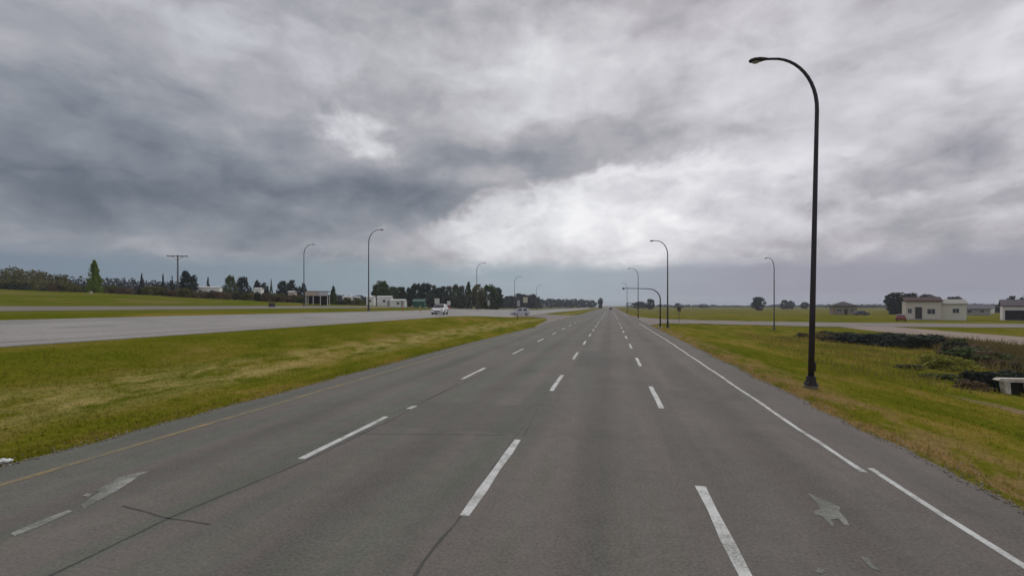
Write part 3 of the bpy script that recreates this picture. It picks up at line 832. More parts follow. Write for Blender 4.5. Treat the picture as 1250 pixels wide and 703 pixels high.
# shrubs along the bank on the left
gs = random.Random(21)
kinds = {'brown': ('reddish brown shrub in the row along the left bank', 'russet shrubs along the left bank'),
         'olive': ('olive green shrub in the row along the left bank', 'olive shrubs along the left bank'),
         'dark': ('dark green shrub in the row along the left bank', 'dark shrubs along the left bank')}
for i in range(104):
    u = 56 + i * 3.8 + gs.uniform(-2.5, 2.5); d = 122 + gs.uniform(-14, 24) + max(0, (u - 220) * .12)
    lm = gs.choice(['brown', 'olive', 'dark', 'olive', 'brown']); x, y = at_depth(u, d)
    vt = np.interp(u, [60, 150, 240, 300, 450], [343, 347, 354.5, 357, 366]) + gs.uniform(-3, 3)
    h = min(3.2, max(.9, H + (HY - vt) * d / F - tz(x, y)))
    plant('shrub', lm, x, y, h, gs.uniform(2.2, 3.6), 'shrub', kinds[lm][0], 'bush', kinds[lm][1])


# ------------------------------------------------------------------ grass blades, reeds
def blades(name, pts, hmin, hmax, w, m, label, cat, lean=.5, seed=1):
    g = np.random.default_rng(seed); n = len(pts); x, y = pts[:, 0], pts[:, 1]; z = terr(x, y)
    a = g.uniform(0, 2 * PI, n); h = g.uniform(hmin, hmax, n) * (.7 + .6 * g.random(n)); la = g.uniform(0, 2 * PI, n); L = h * lean * g.random(n)
    ww = w * g.uniform(.6, 1.3, n) / 2
    b0 = np.stack([x - np.cos(a) * ww, y - np.sin(a) * ww, z - .01], 1); b1 = np.stack([x + np.cos(a) * ww, y + np.sin(a) * ww, z - .01], 1)
    mx, my = x + np.cos(la) * L * .4, y + np.sin(la) * L * .4
    m0 = np.stack([mx - np.cos(a) * ww * .7, my - np.sin(a) * ww * .7, z + h * .6], 1); m1 = np.stack([mx + np.cos(a) * ww * .7, my + np.sin(a) * ww * .7, z + h * .6], 1)
    t = np.stack([x + np.cos(la) * L, y + np.sin(la) * L, z + h], 1)
    v = np.stack([b0, b1, m1, m0, t], 1).reshape(-1, 3); k = np.arange(n)[:, None] * 5
    f4 = (k + np.array([[0, 1, 2, 3]])).tolist(); f3 = (k + np.array([[3, 2, 4]])).tolist()
    me = bpy.data.meshes.new(name); me.from_pydata(v.tolist(), [], f4 + f3); me.update(); me.materials.append(m)
    o = bpy.data.objects.new(name, me); COL.objects.link(o); return tag(o, label, cat, kind='stuff')


def scatter(n, x0, x1, y0, y1, seed, power=1.0):
    g = np.random.default_rng(seed); y = y0 + (y1 - y0) * g.random(n) ** power; x = g.uniform(x0, x1, n); return np.stack([x, y], 1)


def fade(p, x0, x1, y0, y1, mx, my, seed):
    """thin the scatter towards the borders so that it has no outline"""
    q = np.clip(np.minimum((p[:, 0] - x0), (x1 - p[:, 0])) / mx, 0, 1) * np.clip((y1 - p[:, 1]) / my, 0, 1)
    return p[np.random.default_rng(seed).random(len(p)) < q]


def clump(p, seed, amt=.7):
    """keep more blades where a coarse random field is high: uneven tufts"""
    x, y = p[:, 0], p[:, 1]; q = .5 + .5 * np.sin(x * 2.1 + 1.7 * np.sin(y * .9)) * np.sin(y * 1.3 + 2.0 * np.sin(x * 1.1 + seed))
    return p[np.random.default_rng(seed).random(len(p)) < 1 - amt * (1 - q)]


pl = np.concatenate([clump(fade(scatter(52000, -19.5, -10.5, 5.5, 36, 3, 1.5), -19.5, -9.0, 0, 36, 4, 18, 1), 2), scatter(5000, -11.4, -10.6, 6, 34, 5, 1.3)])
pl = pl[pl[:, 0] < np.array([left_edge(q) + wob(q, 1.1, .10) for q in pl[:, 1]]) + .14 * rng.normal(size=len(pl))]
blades('verge_grass', pl, .03, .075, .024, BLADE_M, 'mown yellow green grass on the median left of the road', 'grass', 1.2, seed=11)
pr = np.concatenate([clump(fade(scatter(52000, 5.6, 17, 5, 38, 6, 1.3), 4.5, 17, 0, 38, 5, 18, 4), 3), scatter(4000, 5.6, 6.4, 5, 34, 8, 1.2)])
pr = pr[pr[:, 0] > 5.80 + np.array([wob(q, 4.7, .14) for q in pr[:, 1]]) + .14 * rng.normal(size=len(pr))]
pr = pr[~((np.abs(pr[:, 0] - 13.8) < 1.1) & (np.abs(pr[:, 1] - 18.5) < 3.6) & (rng.random(len(pr)) < .75))]
blades('verge_grass', pr, .03, .075, .024, BLADE_M, 'mown yellow green grass on the verge right of the road', 'grass', 1.2, seed=12)
def stones(n, seed):
    g = np.random.default_rng(seed); y = 5 + 32 * g.random(n) ** 1.4; sd = g.random(n) < .5
    xl = np.array([left_edge(q) + wob(q, 1.1, .10) for q in y]) - g.exponential(.16, n) + .12
    xr = 5.78 + np.array([wob(q, 4.7, .14) for q in y]) + g.exponential(.22, n) - .14
    x = np.where(sd, xl, xr); z = np.maximum(terr(x, y), np.where((x > -10.9) & (x < 5.85), 0, -1)); r = g.uniform(.006, .026, n)
    base = np.array([[1, 0, 0], [0, 1, 0], [-1, 0, 0], [0, -1, 0], [0, 0, .8], [0, 0, -.6]], float)
    v = (base[None] * r[:, None, None] * g.uniform(.6, 1.4, (n, 6, 1)) + np.stack([x, y, z + r * .4], 1)[:, None]).reshape(-1, 3)
    f = np.array([[0, 1, 4], [1, 2, 4], [2, 3, 4], [3, 0, 4], [1, 0, 5], [2, 1, 5], [3, 2, 5], [0, 3, 5]])
    f = (f[None] + np.arange(n)[:, None, None] * 6).reshape(-1, 3)
    m = bpy.data.materials.new('loose_gravel'); m.use_nodes = True; nt = NT(m.node_tree); ge = nt.new('ShaderNodeNewGeometry')
    nt.l.new(nt.ramp(ge.outputs['Random Per Island'], [(0, (.10, .09, .075)), (.6, (.22, .19, .15)), (1, (.36, .33, .28))]), m.node_tree.nodes['Principled BSDF'].inputs['Base Color'])
    tag(np_mesh('loose_gravel', v, f, m, kind='stuff'), 'loose gravel scattered along both edges of the asphalt', 'gravel')


stones(3400, 41)
# reeds and rank growth in the ditch
g = np.random.default_rng(31); t = g.random(22000)
cx = np.interp(t, [0, .25, .5, .75, 1], [26.5, 30, 32.5, 32, 27.5]); cyy = np.interp(t, [0, .25, .5, .75, 1], [34, 42, 51, 61, 70])
rp = np.stack([cx + g.normal(size=len(t)) * 1.15, cyy + g.normal(size=len(t)) * 1.3], 1)
RD = make_blade_mat('reed_leaves', (.075, .055, .036), .80)
blades('reeds', rp, .45, .85, .06, RD, 'dark rank reeds filling the wet ditch on the right', 'reeds', 1.0, 13)
DRY = make_blade_mat('dry_weeds', (.115, .082, .030), .62)
n_ = 26000; yy = 24 + g.random(n_) * 48; ww_ = np.interp(yy, [24, 72], [10, 17]); xx = ww_ + (34.5 - ww_) * g.random(n_) ** .7
wp = clump(np.stack([xx, yy], 1), 9, .85)
blades('dry_weeds', wp, .10, .34, .045, DRY, 'rough rusty olive weeds on the sides of the right ditch', 'weeds', 1.1, 14)
# taller weeds and seed heads standing along both asphalt edges
ya = 6 + 30 * g.random(1500) ** 1.3
we_ = np.concatenate([np.stack([np.array([left_edge(q) for q in ya]) - np.abs(g.normal(size=1500)) * .45 + .05, ya], 1), np.stack([5.85 + np.abs(g.normal(size=1500)) * .5 - .05, 5 + 30 * g.random(1500) ** 1.3], 1)])
blades('edge_weeds', clump(we_, 12, .95), .09, .22, .016, make_blade_mat('edge_weed_leaves', (.16, .125, .03), .4), 'taller weeds leaning over both edges of the asphalt', 'weeds', .9, 15)

for (u, v, d, h, w, lm, label) in [
    (1160, 432, 31, 1.15, 2.6, 'yellow', 'yellow green bush in the ditch, left of two dark green ones'),
    (1140, 430, 32.5, .95, 2.0, 'yellow', 'smaller yellow green bush at the left of the pale pair in the ditch'),
    (1188, 424, 36, 1.2, 3.4, 'green', 'dark green bush in the ditch just right of the yellow green bush'),
    (1226, 426, 33, 1.1, 3.2, 'green', 'dark green bush in the ditch above the pale culvert end'),
    (1030, 404, 56, 1.2, 4.5, 'navy', 'leftmost low dark bush at the far end of the ditch'),
    (1062, 406, 53, 1.3, 4.6, 'navy', 'second low dark bush from the far end of the ditch'),
    (1095, 408, 50, 1.4, 4.6, 'navy', 'dark bush in the middle of the ditch row below the red car'),
    (1128, 411, 47, 1.4, 4.2, 'dark', 'dark bush in the ditch row below the white house'),
    (1110, 441, 30, .35, 1.7, 'olive', 'small olive tuft on the near slope of the ditch'),
    (1147, 449, 26, .4, 1.8, 'green', 'small green tuft low on the near slope left of the culvert end'),
    (1195, 459, 23.5, .4, 1.7, 'green', 'dull green tuft touching the left end of the pale culvert end'),
    (1240, 452, 25.5, .75, 2.4, 'navy', 'near-black bush right behind the pale culvert end'),
]:
    x, y = at_depth(u, d); plant('shrub', lm, x, y, h, w, 'bush', label, 'bush')


gd = random.Random(5)
bk = {'dark': 'dark green brush in the tangled strip along the right ditch', 'brown': 'brown brush in the tangled strip along the right ditch', 'green': 'mid green brush in the tangled strip along the right ditch'}
for i in range(34):
    t_ = i / 33; x = float(np.interp(t_, [0, .25, .5, .75, 1], [26, 29.5, 32, 31.5, 27])) + gd.uniform(-1.4, 1.6); y = 34 + 37 * t_ + gd.uniform(-1.5, 1.5)
    lm = gd.choice(['dark', 'brown', 'dark', 'green', 'dark'])
    plant('shrub', lm, x, y, gd.uniform(.55, 1.25), gd.uniform(1.4, 3.4), 'bush', bk[lm], 'bush', lm + ' brush along the right ditch')

# ------------------------------------------------------------------ vehicles
def make_car(name, label, loc, rz, paint, style='sedan', group=None):
    """car along +x (nose at +x), wheels on z = 0"""
    r = thing(name, label, 'car', loc, rz, group)
    L = {'sedan': 4.7, 'suv': 4.6, 'hatch': 3.9}[style]; W = 1.8; hl = L / 2
    top = {'sedan': 1.45, 'suv': 1.72, 'hatch': 1.48}[style]; belt = {'sedan': .93, 'suv': 1.08, 'hatch': .95}[style]
    low = .28
    side = [(-hl, low + .12), (-hl + .06, belt - .06), (-hl + .2, belt + (.04 if style != 'sedan' else .02)), (hl - 1.25, belt), (hl - .35, belt - .17), (hl - .05, belt - .34), (hl, low + .1), (hl - .1, low), (-hl + .1, low)]
    b = MB().poly_prism(side, -W / 2, W / 2).build('body', paint, r, bevel=.07)
    if style == 'sedan': cab = [(-hl + .75, belt - .02), (-hl + 1.35, top - .03), (-.05, top), (.35, top - .02), (hl - 1.2, belt - .02)]
    elif style == 'suv': cab = [(-hl + .12, belt - .02), (-hl + .45, top - .05), (-.3, top), (.45, top - .03), (hl - 1.15, belt - .02)]
    else: cab = [(-hl + .1, belt - .02), (-hl + .55, top - .04), (-.2, top), (.3, top - .02), (hl - 1.1, belt - .02)]
    mb = MB(); o = 0; n = len(cab)
    for sgn in (-1, 1):
        for (px, pz) in cab:
            inset = .10 + .14 * (pz - belt) / (top - belt); mb.v.append((px, sgn * (W / 2 - inset), pz))
    mb.f.append(tuple(range(n))); mb.f.append(tuple(n + k for k in reversed(range(n))))
    for k in range(n): mb.f.append((k, n + k, n + (k + 1) % n, (k + 1) % n))
    mb.build('cabin', paint, r, bevel=.05)
    x0, z0 = cab[-1]; x1, z1 = cab[-2]
    wy0, wy1 = W / 2 - .16, W / 2 - .28
    def pane(nm, pts): q = MB(); q.v = pts; q.f = [tuple(range(len(pts)))]; return q.build(nm, GLASS_M, r)
    def lerp(a, b, t): return a + (b - a) * t
    e = .03
    pane('windscreen', [(lerp(x0, x1, .1) + e, -wy0, lerp(z0, z1, .1) + e), (lerp(x0, x1, .1) + e, wy0, lerp(z0, z1, .1) + e), (lerp(x0, x1, .88) + e, wy1, lerp(z0, z1, .88) + e), (lerp(x0, x1, .88) + e, -wy1, lerp(z0, z1, .88) + e)])
    xa, za = cab[0]; xb, zb = cab[1]
    pane('rear_window', [(lerp(xa, xb, .25) - e, wy0, lerp(za, zb, .25) + e), (lerp(xa, xb, .25) - e, -wy0, lerp(za, zb, .25) + e), (lerp(xa, xb, .85) - e, -wy1, lerp(za, zb, .85) + e), (lerp(xa, xb, .85) - e, wy1, lerp(za, zb, .85) + e)])
    for sgn in (-1, 1):
        yb = W / 2 - .115 + .012; yt = W / 2 - .225 + .012
        for (s0, s1, t0, t1) in ((.10, .47, .24, .48), (.51, .90, .52, .80)):
            fx = lambda s, top_: lerp(xa, x0, s) if not top_ else lerp(xb, x1, (s - .05) * 1.1)
            pane('side_window', [(fx(s0 + .03, 0), sgn * yb, belt + .06), (fx(s1, 0), sgn * yb, belt + .06), (fx(s1 - .03, 1), sgn * yt, top - .12), (fx(s0 + .05, 1), sgn * yt, top - .12)])
        for hx in (hl - .92, -hl + .85):
            w_ = MB().tube([(hx, sgn * (W / 2 - .2), .32), (hx, sgn * (W / 2 + .012), .32)], .32, 18).build('wheel', RUBBER_M, r)
            MB().tube([(hx, sgn * (W / 2 + .008), .32), (hx, sgn * (W / 2 + .022), .32)], .2, 14).build('rim', CHROME_M, w_)
        MB().box((hl - .10, sgn * .64, belt - .29), (.16, .34, .14)).build('headlight', LENS_M, r, bevel=.03)
        MB().box((-hl + .05, sgn * .72, belt - .15), (.10, .22, .2)).build('tail_light', mat('red_lens', (.35, .02, .02), .3), r, bevel=.02)
    MB().box((hl - .02, 0, .52), (.08, .8, .14)).build('grille', RUBBER_M, r, bevel=.02)
    MB().box((0, 0, .26), (L - .5, W - .15, .08)).build('underbody', RUBBER_M, r)
    return r


WHITE_CAR = mat('white_car_paint', (.74, .74, .74), .3, .04, 2, coat=.6)
SILVER_CAR = mat('silver_car_paint', (.58, .58, .63), .35, .05, 2, metal=.2, coat=.5)
RED_CAR = mat('red_car_paint', (.22, .03, .028), .35, .08, 2, coat=.5)
DARK_CAR = mat('dark_car_paint', (.03, .03, .035), .35, .08, 2, coat=.5)
NAVY_CAR = mat('navy_car_paint', (.035, .04, .075), .35, .08, 2, coat=.5)
x, y = at_depth(537, 68); make_car('car', 'white car coming towards us on the opposing road', (x, y, tz(x, y) + .04), R(-82), WHITE_CAR, 'hatch')
x, y = at_depth(635, 112); make_car('car', 'silver car crossing between the medians, seen from the side', (x, y, tz(x, y) + .07), R(188), SILVER_CAR, 'suv')
x, y = at_depth(1100, 108); make_car('car', 'small red car parked by the left end of the white house', (x, y, tz(x, y) + .06), R(60), RED_CAR, 'hatch')
x, y = at_depth(745.5, 330); make_car('car', 'tiny dark car far down the road at the horizon', (x, y, 0), R(90), DARK_CAR, 'suv')
x, y = at_depth(1052, 170); make_car('car', 'dark blue car parked right of the tan house', (x, y, tz(x, y)), R(8), NAVY_CAR, 'suv')


# ------------------------------------------------------------------ buildings
def gable(mb, w, d, h, rise, over, th=.18):
    hw = w / 2 + over; hd = d / 2 + over
    pts = [(-hd, h - over * rise / (d / 2)), (0, h + rise), (hd, h - over * rise / (d / 2)), (hd, h - over * rise / (d / 2) + th), (0, h + rise + th), (-hd, h - over * rise / (d / 2) + th)]
    o = len(mb.v); n = 6
    mb.v += [(-hw, y, z) for y, z in pts] + [(hw, y, z) for y, z in pts]
    mb.f += [(o, o + 1, o + 4, o + 5), (o + 1, o + 2, o + 3, o + 4), (o + n, o + n + 5, o + n + 4, o + n + 1), (o + n + 1, o + n + 4, o + n + 3, o + n + 2)]
    for k in range(n): mb.f.append((o + k, o + n + k, o + n + (k + 1) % n, o + (k + 1) % n))
    return mb


def hip(mb, w, d, h, rise, over):
    hw, hd = w / 2 + over, d / 2 + over; o = len(mb.v); rl = max(.3, hw - hd)
    mb.v += [(-hw, -hd, h), (hw, -hd, h), (hw, hd, h), (-hw, hd, h), (-rl, 0, h + rise), (rl, 0, h + rise), (-hw, -hd, h - .2), (hw, -hd, h - .2), (hw, hd, h - .2), (-hw, hd, h - .2)]
    mb.f += [tuple(o + q for q in f) for f in ((0, 1, 5, 4), (1, 2, 5), (2, 3, 4, 5), (3, 0, 4), (6, 7, 1, 0), (7, 8, 2, 1), (8, 9, 3, 2), (9, 6, 0, 3), (9, 8, 7, 6))]
    return mb


def wall_box(mb, w, d, h, gable_rise=0.0):
    mb.box((0, 0, h / 2 - .15), (w, d, h + .3))
    if gable_rise:
        for sx in (-1, 1):
            o = len(mb.v); x = sx * (w / 2 - .002)
            mb.v += [(x, -d / 2, h), (x, d / 2, h), (x, 0, h + gable_rise)]; mb.f.append((o, o + 1, o + 2))
    return mb


TRIM_M = mat('white_trim', (.62, .61, .58), .6, .06, 5)


def window_on(parent, x, y, z, w, h, normal='-y', frame=TRIM_M):
    t = .07
    fr = MB()
    for (dx, dz, ww, hh) in ((0, h / 2, w + .16, .08), (0, -h / 2, w + .16, .08), (-w / 2, 0, .08, h), (w / 2, 0, .08, h), (0, 0, .05, h - .08)):
        fr.box((dx, 0, dz), (ww, t, hh))
    f = fr.build('window', frame, parent); f.location = (x, y, z)
    if normal == 'x': f.rotation_euler = (0, 0, R(90))
    MB().box((0, .012, 0), (w, .03, h)).build('pane', GLASS_M, f)
    return f


def door_on(parent, x, y, z, w, h, m):
    f = MB().box((x, y, z + h / 2), (w, .09, h)).build('door', m, parent, bevel=.01)
    MB().box((x + w * .38, y - .07, z + h * .48), (.05, .05, .14)).build('handle', GALV_M, f)
    return f


WHITE_WALL = mat('cream_siding', (.60, .54, .47), .8, .1, 4, bump=.1)
PALE_WALL = mat('pale_siding', (.64, .61, .52), .8, .08, 4)
TAN_WALL = mat('tan_stucco', (.27, .22, .16), .9, .1, 4)
GREY_WALL = mat('grey_siding', (.32, .31, .30), .85, .1, 4)
MOBILE_WALL = mat('white_metal_siding', (.80, .81, .80), .55, .08, 3)
RED_ROOF = mat('dark_red_shingles', (.05, .018, .02), .9, .25, 8, bump=.4)
BROWN_ROOF = mat('dark_brown_shingles', (.045, .04, .042), .9, .25, 8, bump=.4)
SLATE_ROOF = mat('slate_shingles', (.12, .115, .13), .9, .25, 8, bump=.4)
DOOR_M = mat('dark_door', (.04, .035, .035), .5, .1, 4)
GREEN_WALL = mat('green_siding', (.03, .11, .075), .8, .1, 4)


def face(u, d):
    x, y = at_depth(u, d); return (x, y, tz(x, y)), math.atan2(-x, y) * 1.0


# white house with dark red roof, wing on the right
loc, rz = face(1124, 119); rz = -R(22)
h1 = thing('house', 'cream white house with a dark red roof, door and window, wing at its right', 'house', loc, rz)
wall_box(MB(), 6.6, 7, 4.6).build('wall', WHITE_WALL, h1)
gable(MB(), 6.6, 7, 4.6, .9, .35).build('roof', RED_ROOF, h1)
MB().box((1.9, 2.0, 5.6), (.6, .6, .9)).build('chimney', TAN_WALL, h1)
door_on(h1, -.85, -3.53, .25, 1.3, 2.9, DOOR_M)
MB().box((-.85, -3.56, 3.25), (1.7, .1, .16)).build('lintel', TRIM_M, h1)
window_on(h1, 1.5, -3.53, 2.1, 1.5, 1.3); window_on(h1, -2.5, -3.53, 2.2, .8, 1.2)
MB().box((0, -4.3, .12), (5.6, 1.5, .3)).build('porch', CONC_M, h1)
pr_ = MB(); [pr_.box((q, -4.9, .75), (.07, .07, 1.0)) for q in (.2, 1.0, 1.8, 2.6)]; pr_.box((1.4, -4.9, 1.25), (2.5, .08, .08)).build('porch_railing', TRIM_M, h1)
a = wall_box(MB(), 4.6, 6, 3.9, 1.0).build('wing', PALE_WALL, h1); a.location = (5.7, .6, 0)
gable(MB(), 4.6, 6, 3.9, 1.0, .25).build('roof', mat('pale_roof', (.30, .285, .26), .9), a)
window_on(a, .4, -3.03, 2.3, 1.2, 1.1)
# tan house with hip roof
loc, rz = face(1029, 184)
h2 = thing('house', 'tan bungalow with a dark hipped roof, left of the dark blue car', 'house', loc, R(-14))
wall_box(MB(), 7.6, 8, 3.3).build('wall', TAN_WALL, h2); hip(MB(), 7.6, 8, 3.45, 1.6, .5).build('roof', BROWN_ROOF, h2)
window_on(h2, -1.8, -4.03, 1.8, 1.4, 1.2); window_on(h2, 2.2, -4.03, 1.8, 1.2, 1.1); door_on(h2, .3, -4.03, .1, 1.0, 2.1, DOOR_M)
# long low grey house behind the white one
loc, rz = face(1180, 175)
h3 = thing('house', 'long low grey house with slate roof right of the white house', 'house', loc, R(-20))
wall_box(MB(), 11, 7, 2.4).build('wall', GREY_WALL, h3); gable(MB(), 11, 7, 2.4, 1.5, .4).build('roof', SLATE_ROOF, h3)
for q in (-3.6, 0, 3.4): window_on(h3, q, -3.53, 1.4, 1.2, 1.0)
loc, rz = face(1203, 215)
h4 = thing('house', 'tiny pale cottage far right, between the grey house and the open garage', 'house', loc, R(-22))
wall_box(MB(), 5, 5, 2.6, 1.0).build('wall', MOBILE_WALL, h4); gable(MB(), 5, 5, 2.6, 1.0, .3).build('roof', SLATE_ROOF, h4)
window_on(h4, 0, -2.53, 1.5, 1.1, 1.0)
# garage at the right edge
loc, rz = face(1250, 114)
h5 = thing('garage', 'white garage with a dark open bay, cut by the right edge', 'garage', loc, R(-30))
wall_box(MB(), 7.6, 6, 3.5).build('wall', mat('pinkish_white_siding', (.74, .68, .68), .8, .06, 4), h5); gable(MB(), 7.6, 6, 3.5, 1.3, .35).build('roof', mat('plum_shingles', (.09, .075, .085), .9, .2, 8), h5)
MB().box((-1.75, -3.04, 1.25), (3.3, .12, 2.3)).build('bay_shade', mat('black_bay_shade', (.010, .008, .008), .7), h5)  # black slab on the wall, painted shade of the open bay
MB().box((-1.75, -3.05, 2.46), (3.6, .1, .14)).build('door_trim', TRIM_M, h5)
window_on(h5, 2.0, -3.03, 1.7, 1.2, 1.0)

# white mobile homes and cabins on the left
for (u, v0, v1, wpx, d, label, rz) in [
    (255, 349.5, 357, 26, 170, 'long white mobile home left of the grey green bushy tree', R(26)),
    (316, 351, 358, 8, 170, 'small white cabin among the shrubs below dark trees', R(22)),
    (357, 355, 361, 7, 165, 'small pinkish cabin left of the white roofed stand', R(20)),
    (425, 361, 367, 11, 160, 'white trailer left of a second one, near the tallest left lamp', R(18)),
    (436, 362, 367, 7, 163, 'smaller white trailer between two others near the tallest left lamp', R(18)),
    (453, 361, 368, 9, 155, 'white trailer standing just right of the tallest left lamp pole', R(16)),
    (470, 361, 368, 17, 160, 'widest white trailer under the large round green tree', R(16)),
    (487, 365, 372, 17, 150, 'whitish trailer at the right end of the trailer row', R(14))]:
    x, y = at_depth(u, d); zt = H + (HY - v0) * d / F; zb = tz(x, y); w = wpx * d / F; hh = max(2.2, min(3.6, zt - zb)); zb = zt - hh
    wm = MOBILE_WALL if 'pink' not in label else mat('pink_siding', (.50, .40, .34), .8)
    hb = thing('mobile_home', label, 'mobile home', (x, y, zb), rz)
    wall_box(MB(), w, 3.2, hh - .5).build('wall', wm, hb); gable(MB(), w, 3.2, hh - .5, .35, .12, .1).build('roof', mat('pale_metal_roof', (.52, .53, .53), .5, .1, 3), hb)
    nw = max(1, int(w / 3)); sk = MB().box((0, -1.45, -1.0), (w * .98, .1, 1.9)).build('skirting', GREY_WALL, hb)
    for k in range(nw): window_on(hb, (k + .5) / nw * w - w / 2 - .3 * (nw > 1), -1.62, (hh - .5) * .58, min(.9, w * .3), .8)
    if w > 3.5: door_on(hb, w * .30, -1.63, .05, .8, 1.95, GREY_WALL)
x, y = at_depth(512, 150)
gsd = thing('shed', 'low green shed under the flat topped dark trees', 'shed', (x, y, tz(x, y)), R(14))
wall_box(MB(), 3.6, 3, 1.9).build('wall', GREEN_WALL, gsd); gable(MB(), 3.6, 3, 1.9, .7, .2, .1).build('roof', mat('green_metal_roof', (.03, .10, .075), .6), gsd); door_on(gsd, .2, -1.53, 0, 1.0, 1.7, GREEN_WALL)

# white roofed stand beside the frontage road
x, y = at_depth(388, 98)
st = thing('roofed_stand', 'open stand with a white fascia on posts beside the frontage road lamp', 'stand', (x, y, tz(x, y)), R(20))
for px_ in (-2.1, -.7, .7, 2.1): MB().box((px_, -.8, .95), (.14, .14, 1.9)).build('post', TRIM_M, st)
for px_ in (-2.1, 2.1): MB().box((px_, .8, .95), (.14, .14, 1.9)).build('post', TRIM_M, st)
MB().box((-.95, -.93, 2.35), (2.6, .12, .85)).build('fascia', mat('pinkish_fascia', (.50, .42, .37), .7), st, bevel=.01)
MB().box((1.3, -.93, 2.3), (1.85, .12, .75)).build('fascia', mat('lavender_fascia', (.56, .54, .60), .7), st, bevel=.01)
MB().box((0, 0, 2.83), (4.7, 2.0, .12)).build('roof', BROWN_ROOF, st)
MB().box((0, .95, 1.2), (4.3, .08, 1.9)).build('back_wall', mat('dark_boards', (.035, .032, .04), .8), st)
MB().box((1.3, 0, .7), (1.2, .9, 1.3)).build('cabinet', mat('black_cabinet', (.012, .012, .016), .6), st, bevel=.03)

# power pole
x, y = at_depth(217, 150); zt = H + (HY - 311.5) * 150 / F; zb = tz(x, y); hh = zt - zb
pp = thing('power_pole', 'power pole with one long crossarm beside the compact near-black tree', 'power pole', (x, y, zb), R(20))
MB().tube([(0, 0, -.2), (0, 0, hh * .6), (0, 0, hh)], [.28, .24, .20], 10).build('pole', mat('grey_wood_pole', (.16, .16, .17), .9, .2, 6), pp, True)
MB().box((0, -.2, hh - .35), (6.2, .22, .26)).build('crossarm', WOOD_M, pp)
br = MB(); br.tube([(-1.7, -.2, hh - .45), (0, -.2, hh - 1.7)], .06, 6); br.tube([(1.7, -.2, hh - .45), (0, -.2, hh - 1.7)], .06, 6); br.build('brace', WOOD_M, pp)
for q in (-2.8, -1.4, 1.4, 2.8): MB().tube([(q, -.2, hh - .22), (q, -.2, hh + .05)], [.09, .05], 8).build('insulator', mat('insulator', (.2, .2, .21), .4), pp)

# ------------------------------------------------------------------ signs and posts
def sign(u, v0, v1, wpx, d, label, m, post=GALV_M, rz=None, extra=None, name='road_sign', shape='rect'):
    x, y = at_depth(u, d); zb = tz(x, y); zt = H + (HY - v0) * d / F; zl = H + (HY - v1) * d / F; w = wpx * d / F
    r = thing(name, label, 'sign', (x, y, zb), YAW if rz is None else rz)
    MB().tube([(0, .06, -.1), (0, .06, zt - zb - .05)], .045, 8).build('post', post, r)
    if shape == 'rect': MB().box((0, 0, (zt + zl) / 2 - zb), (w, .03, zt - zl)).build('panel', m, r, bevel=.008)
    if extra: MB().box((0, -.02, (zt + zl) / 2 - zb - (zt - zl) * .9), (w * .85, .03, (zt - zl) * .6)).build('lower_panel', extra, r, bevel=.008)
    return r


SIGN_W = mat('white_sign', (.66, .66, .63), .5, .05, 6); SIGN_R = mat('dull_red_sign', (.30, .075, .07), .5, .08, 6)
SIGN_Y = mat('cream_sign', (.50, .48, .36), .5, .05, 6)
sign(533.5, 364.3, 370.5, 6.0, 110, 'white square sign above the roof of the white car', SIGN_W)
sign(547.8, 367.5, 372.5, 4.2, 92, 'white sign with a red plate below, right of the white car', SIGN_W, extra=SIGN_R)
sign(641.3, 362.8, 369.5, 5.5, 150, 'cream square sign behind the silver car', SIGN_Y)
sign(633, 366.5, 374, 3.6, 160, 'narrow grey sign left of the cream square sign', mat('grey_sign', (.38, .37, .38), .5))
sign(596.5, 366.5, 373, 3.0, 150, 'narrow grey white sign at the foot of the dense dark belt', mat('pale_sign', (.42, .43, .38), .5))
sign(829, 375, 380, 4.5, 88, 'small dark brown sign on the grass between mast arm and slim lamp', mat('brown_sign', (.07, .05, .035), .6), POLE_M)


def marker(u, d, h, m, label, name='marker_post'):
    x, y = at_depth(u, d); r = thing(name, label, 'marker post', (x, y, tz(x, y)), YAW)
    MB().box((0, 0, h / 2 - .05), (.13, .05, h + .1)).build('post', m, r, bevel=.01)
    MB().box((0, -.028, h * .82), (.11, .012, h * .2)).build('reflector', SIGN_W, r); return r


OR = mat('orange_post', (.40, .13, .05), .6); YE = mat('dull_yellow_post', (.38, .26, .08), .6)
marker(631.5, 84, 1.3, mat('rusty_red_post', (.16, .05, .03), .7), 'thin rusty red post on the median tip before the silver car')
marker(492, 74, 1.1, OR, 'orange marker post left of the white car, nearest the trailer row')
marker(503, 78, 1.0, mat('dull_pink_post', (.36, .2, .15), .6), 'pinkish marker post between the orange and the yellow one')
marker(513, 76, 1.1, YE, 'yellow marker post just left of the white car')
x, y = at_depth(332, 74)
bx_ = thing('utility_box', 'small dark box on the grass strip below the frontage road', 'utility box', (x, y, tz(x, y)), YAW)
MB().box((0, 0, .3), (.9, .5, .6), taper=.9).build('cabinet', mat('dark_grey_box', (.07, .065, .07), .7), bx_, bevel=.03); MB().box((0, 0, .62), (.95, .55, .05)).build('lid', mat('grey_lid', (.11, .11, .11), .6), bx_)
x, y = at_depth(111, 82)
MB_ = MB().box((0, 0, .22), (.55, .4, .5), taper=.7).build('stone', mat('pale_stone', (.42, .38, .30), .9, .2, 6), bevel=.1)
MB_.location = (x, y, tz(x, y)); tag(MB_, 'small pale stone lying on the grassy bank left of the poplar', 'stone')

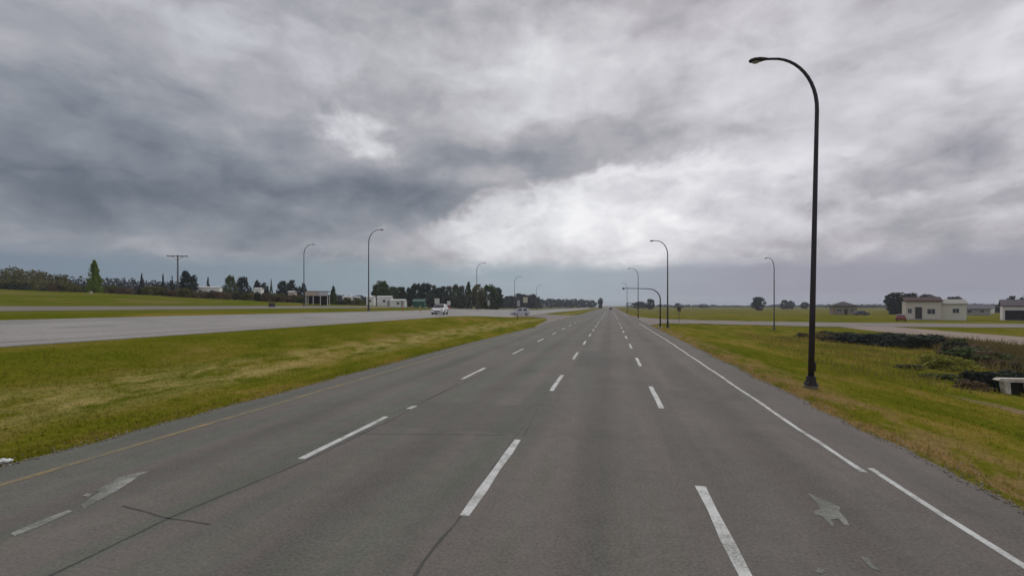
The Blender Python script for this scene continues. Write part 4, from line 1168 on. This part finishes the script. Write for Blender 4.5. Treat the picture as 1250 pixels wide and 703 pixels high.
# pale concrete culvert end in the ditch
x0, y0 = at_depth(1219, 21.5); zb = tz(x0, y0)
wb = thing('culvert', 'pale concrete culvert end with dark openings in the ditch, right edge', 'culvert', (x0, y0, zb), YAW - R(6))
WB = mat('chalky_concrete', (.54, .50, .44), .9, .35, 4, bump=.3)
MB().poly_prism([(-.16, .60), (.0, .68), (3.4, .65), (3.4, .50), (.14, .50), (-.04, .53)], -.16, .16).build('top_slab', WB, wb, bevel=.015)
for q in (.28, 1.25, 2.25, 3.2):
    MB().poly_prism([(q - .17, .498), (q + .10, .498), (q + .15, -.15), (q - .05, -.15)], -.13, .14).build('pier', WB, wb, bevel=.015)
MB().box((1.75, .18, .2), (3.1, .05, .66)).build('shade_panel', mat('opening_shade', (.03, .024, .018), .95), wb)  # near-black sheet stands in for the shade inside the openings
for (dx, dy, h_, w_, lm) in ((.5, 1.3, .95, 1.8, 'navy'), (1.9, 1.4, 1.0, 2.0, 'dark'), (-.75, .5, .55, 1.2, 'brown'), (1.0, -.9, .22, .9, 'olive')):
    plant('shrub', lm, x0 + dx * math.cos(YAW) - dy * math.sin(YAW), y0 + dx * math.sin(YAW) + dy * math.cos(YAW), h_, w_, 'bush',
          {'navy': 'near-black bush rising over the left end of the culvert slab', 'dark': 'dark bush behind the culvert slab, cut by the right edge', 'brown': 'brown bush against the left side of the culvert end', 'olive': 'small olive tuft in front of the culvert openings'}[lm], 'bush')

# scrap of litter at the left grass edge
x, y, _ = at(4, 564, 0.02)
lm_ = bpy.data.meshes.new('litter'); bm = bmesh.new(); bmesh.ops.create_icosphere(bm, subdivisions=3, radius=.11)
for v in bm.verts: v.co *= random.uniform(.75, 1.15); v.co.z *= .45; v.co.x *= 1.3
bm.to_mesh(lm_); bm.free(); lm_.materials.append(mat('white_paper', (.62, .64, .64), .8, .1, 15))
lt = bpy.data.objects.new('litter', lm_); COL.objects.link(lt); lt.location = (x, y, tz(x, y) + .06)
tag(lt, 'crumpled scrap of white litter at the grass edge, far left', 'litter')

# ------------------------------------------------------------------ haze
def build_haze():
    x0, x1, y0, y1, z0, z1 = -4300, 4300, -90, 4500, -3.5, 26
    o = MB().box(((x0 + x1) / 2, (y0 + y1) / 2, (z0 + z1) / 2), (x1 - x0, y1 - y0, z1 - z0)).build('haze', bpy.data.materials.new('haze_air'), kind='stuff')
    m = o.data.materials[0]; m.use_nodes = True; nt = m.node_tree; nt.nodes.clear()
    out = nt.nodes.new('ShaderNodeOutputMaterial'); v = nt.nodes.new('ShaderNodeVolumePrincipled')
    v.inputs['Color'].default_value = (.80, .86, .95, 1); v.inputs['Density'].default_value = HAZE_DENSITY; v.inputs['Anisotropy'].default_value = .2
    nt.links.new(v.outputs[0], out.inputs['Volume'])
    tag(o, 'thin pale air haze over the far prairie', 'haze')


build_haze()
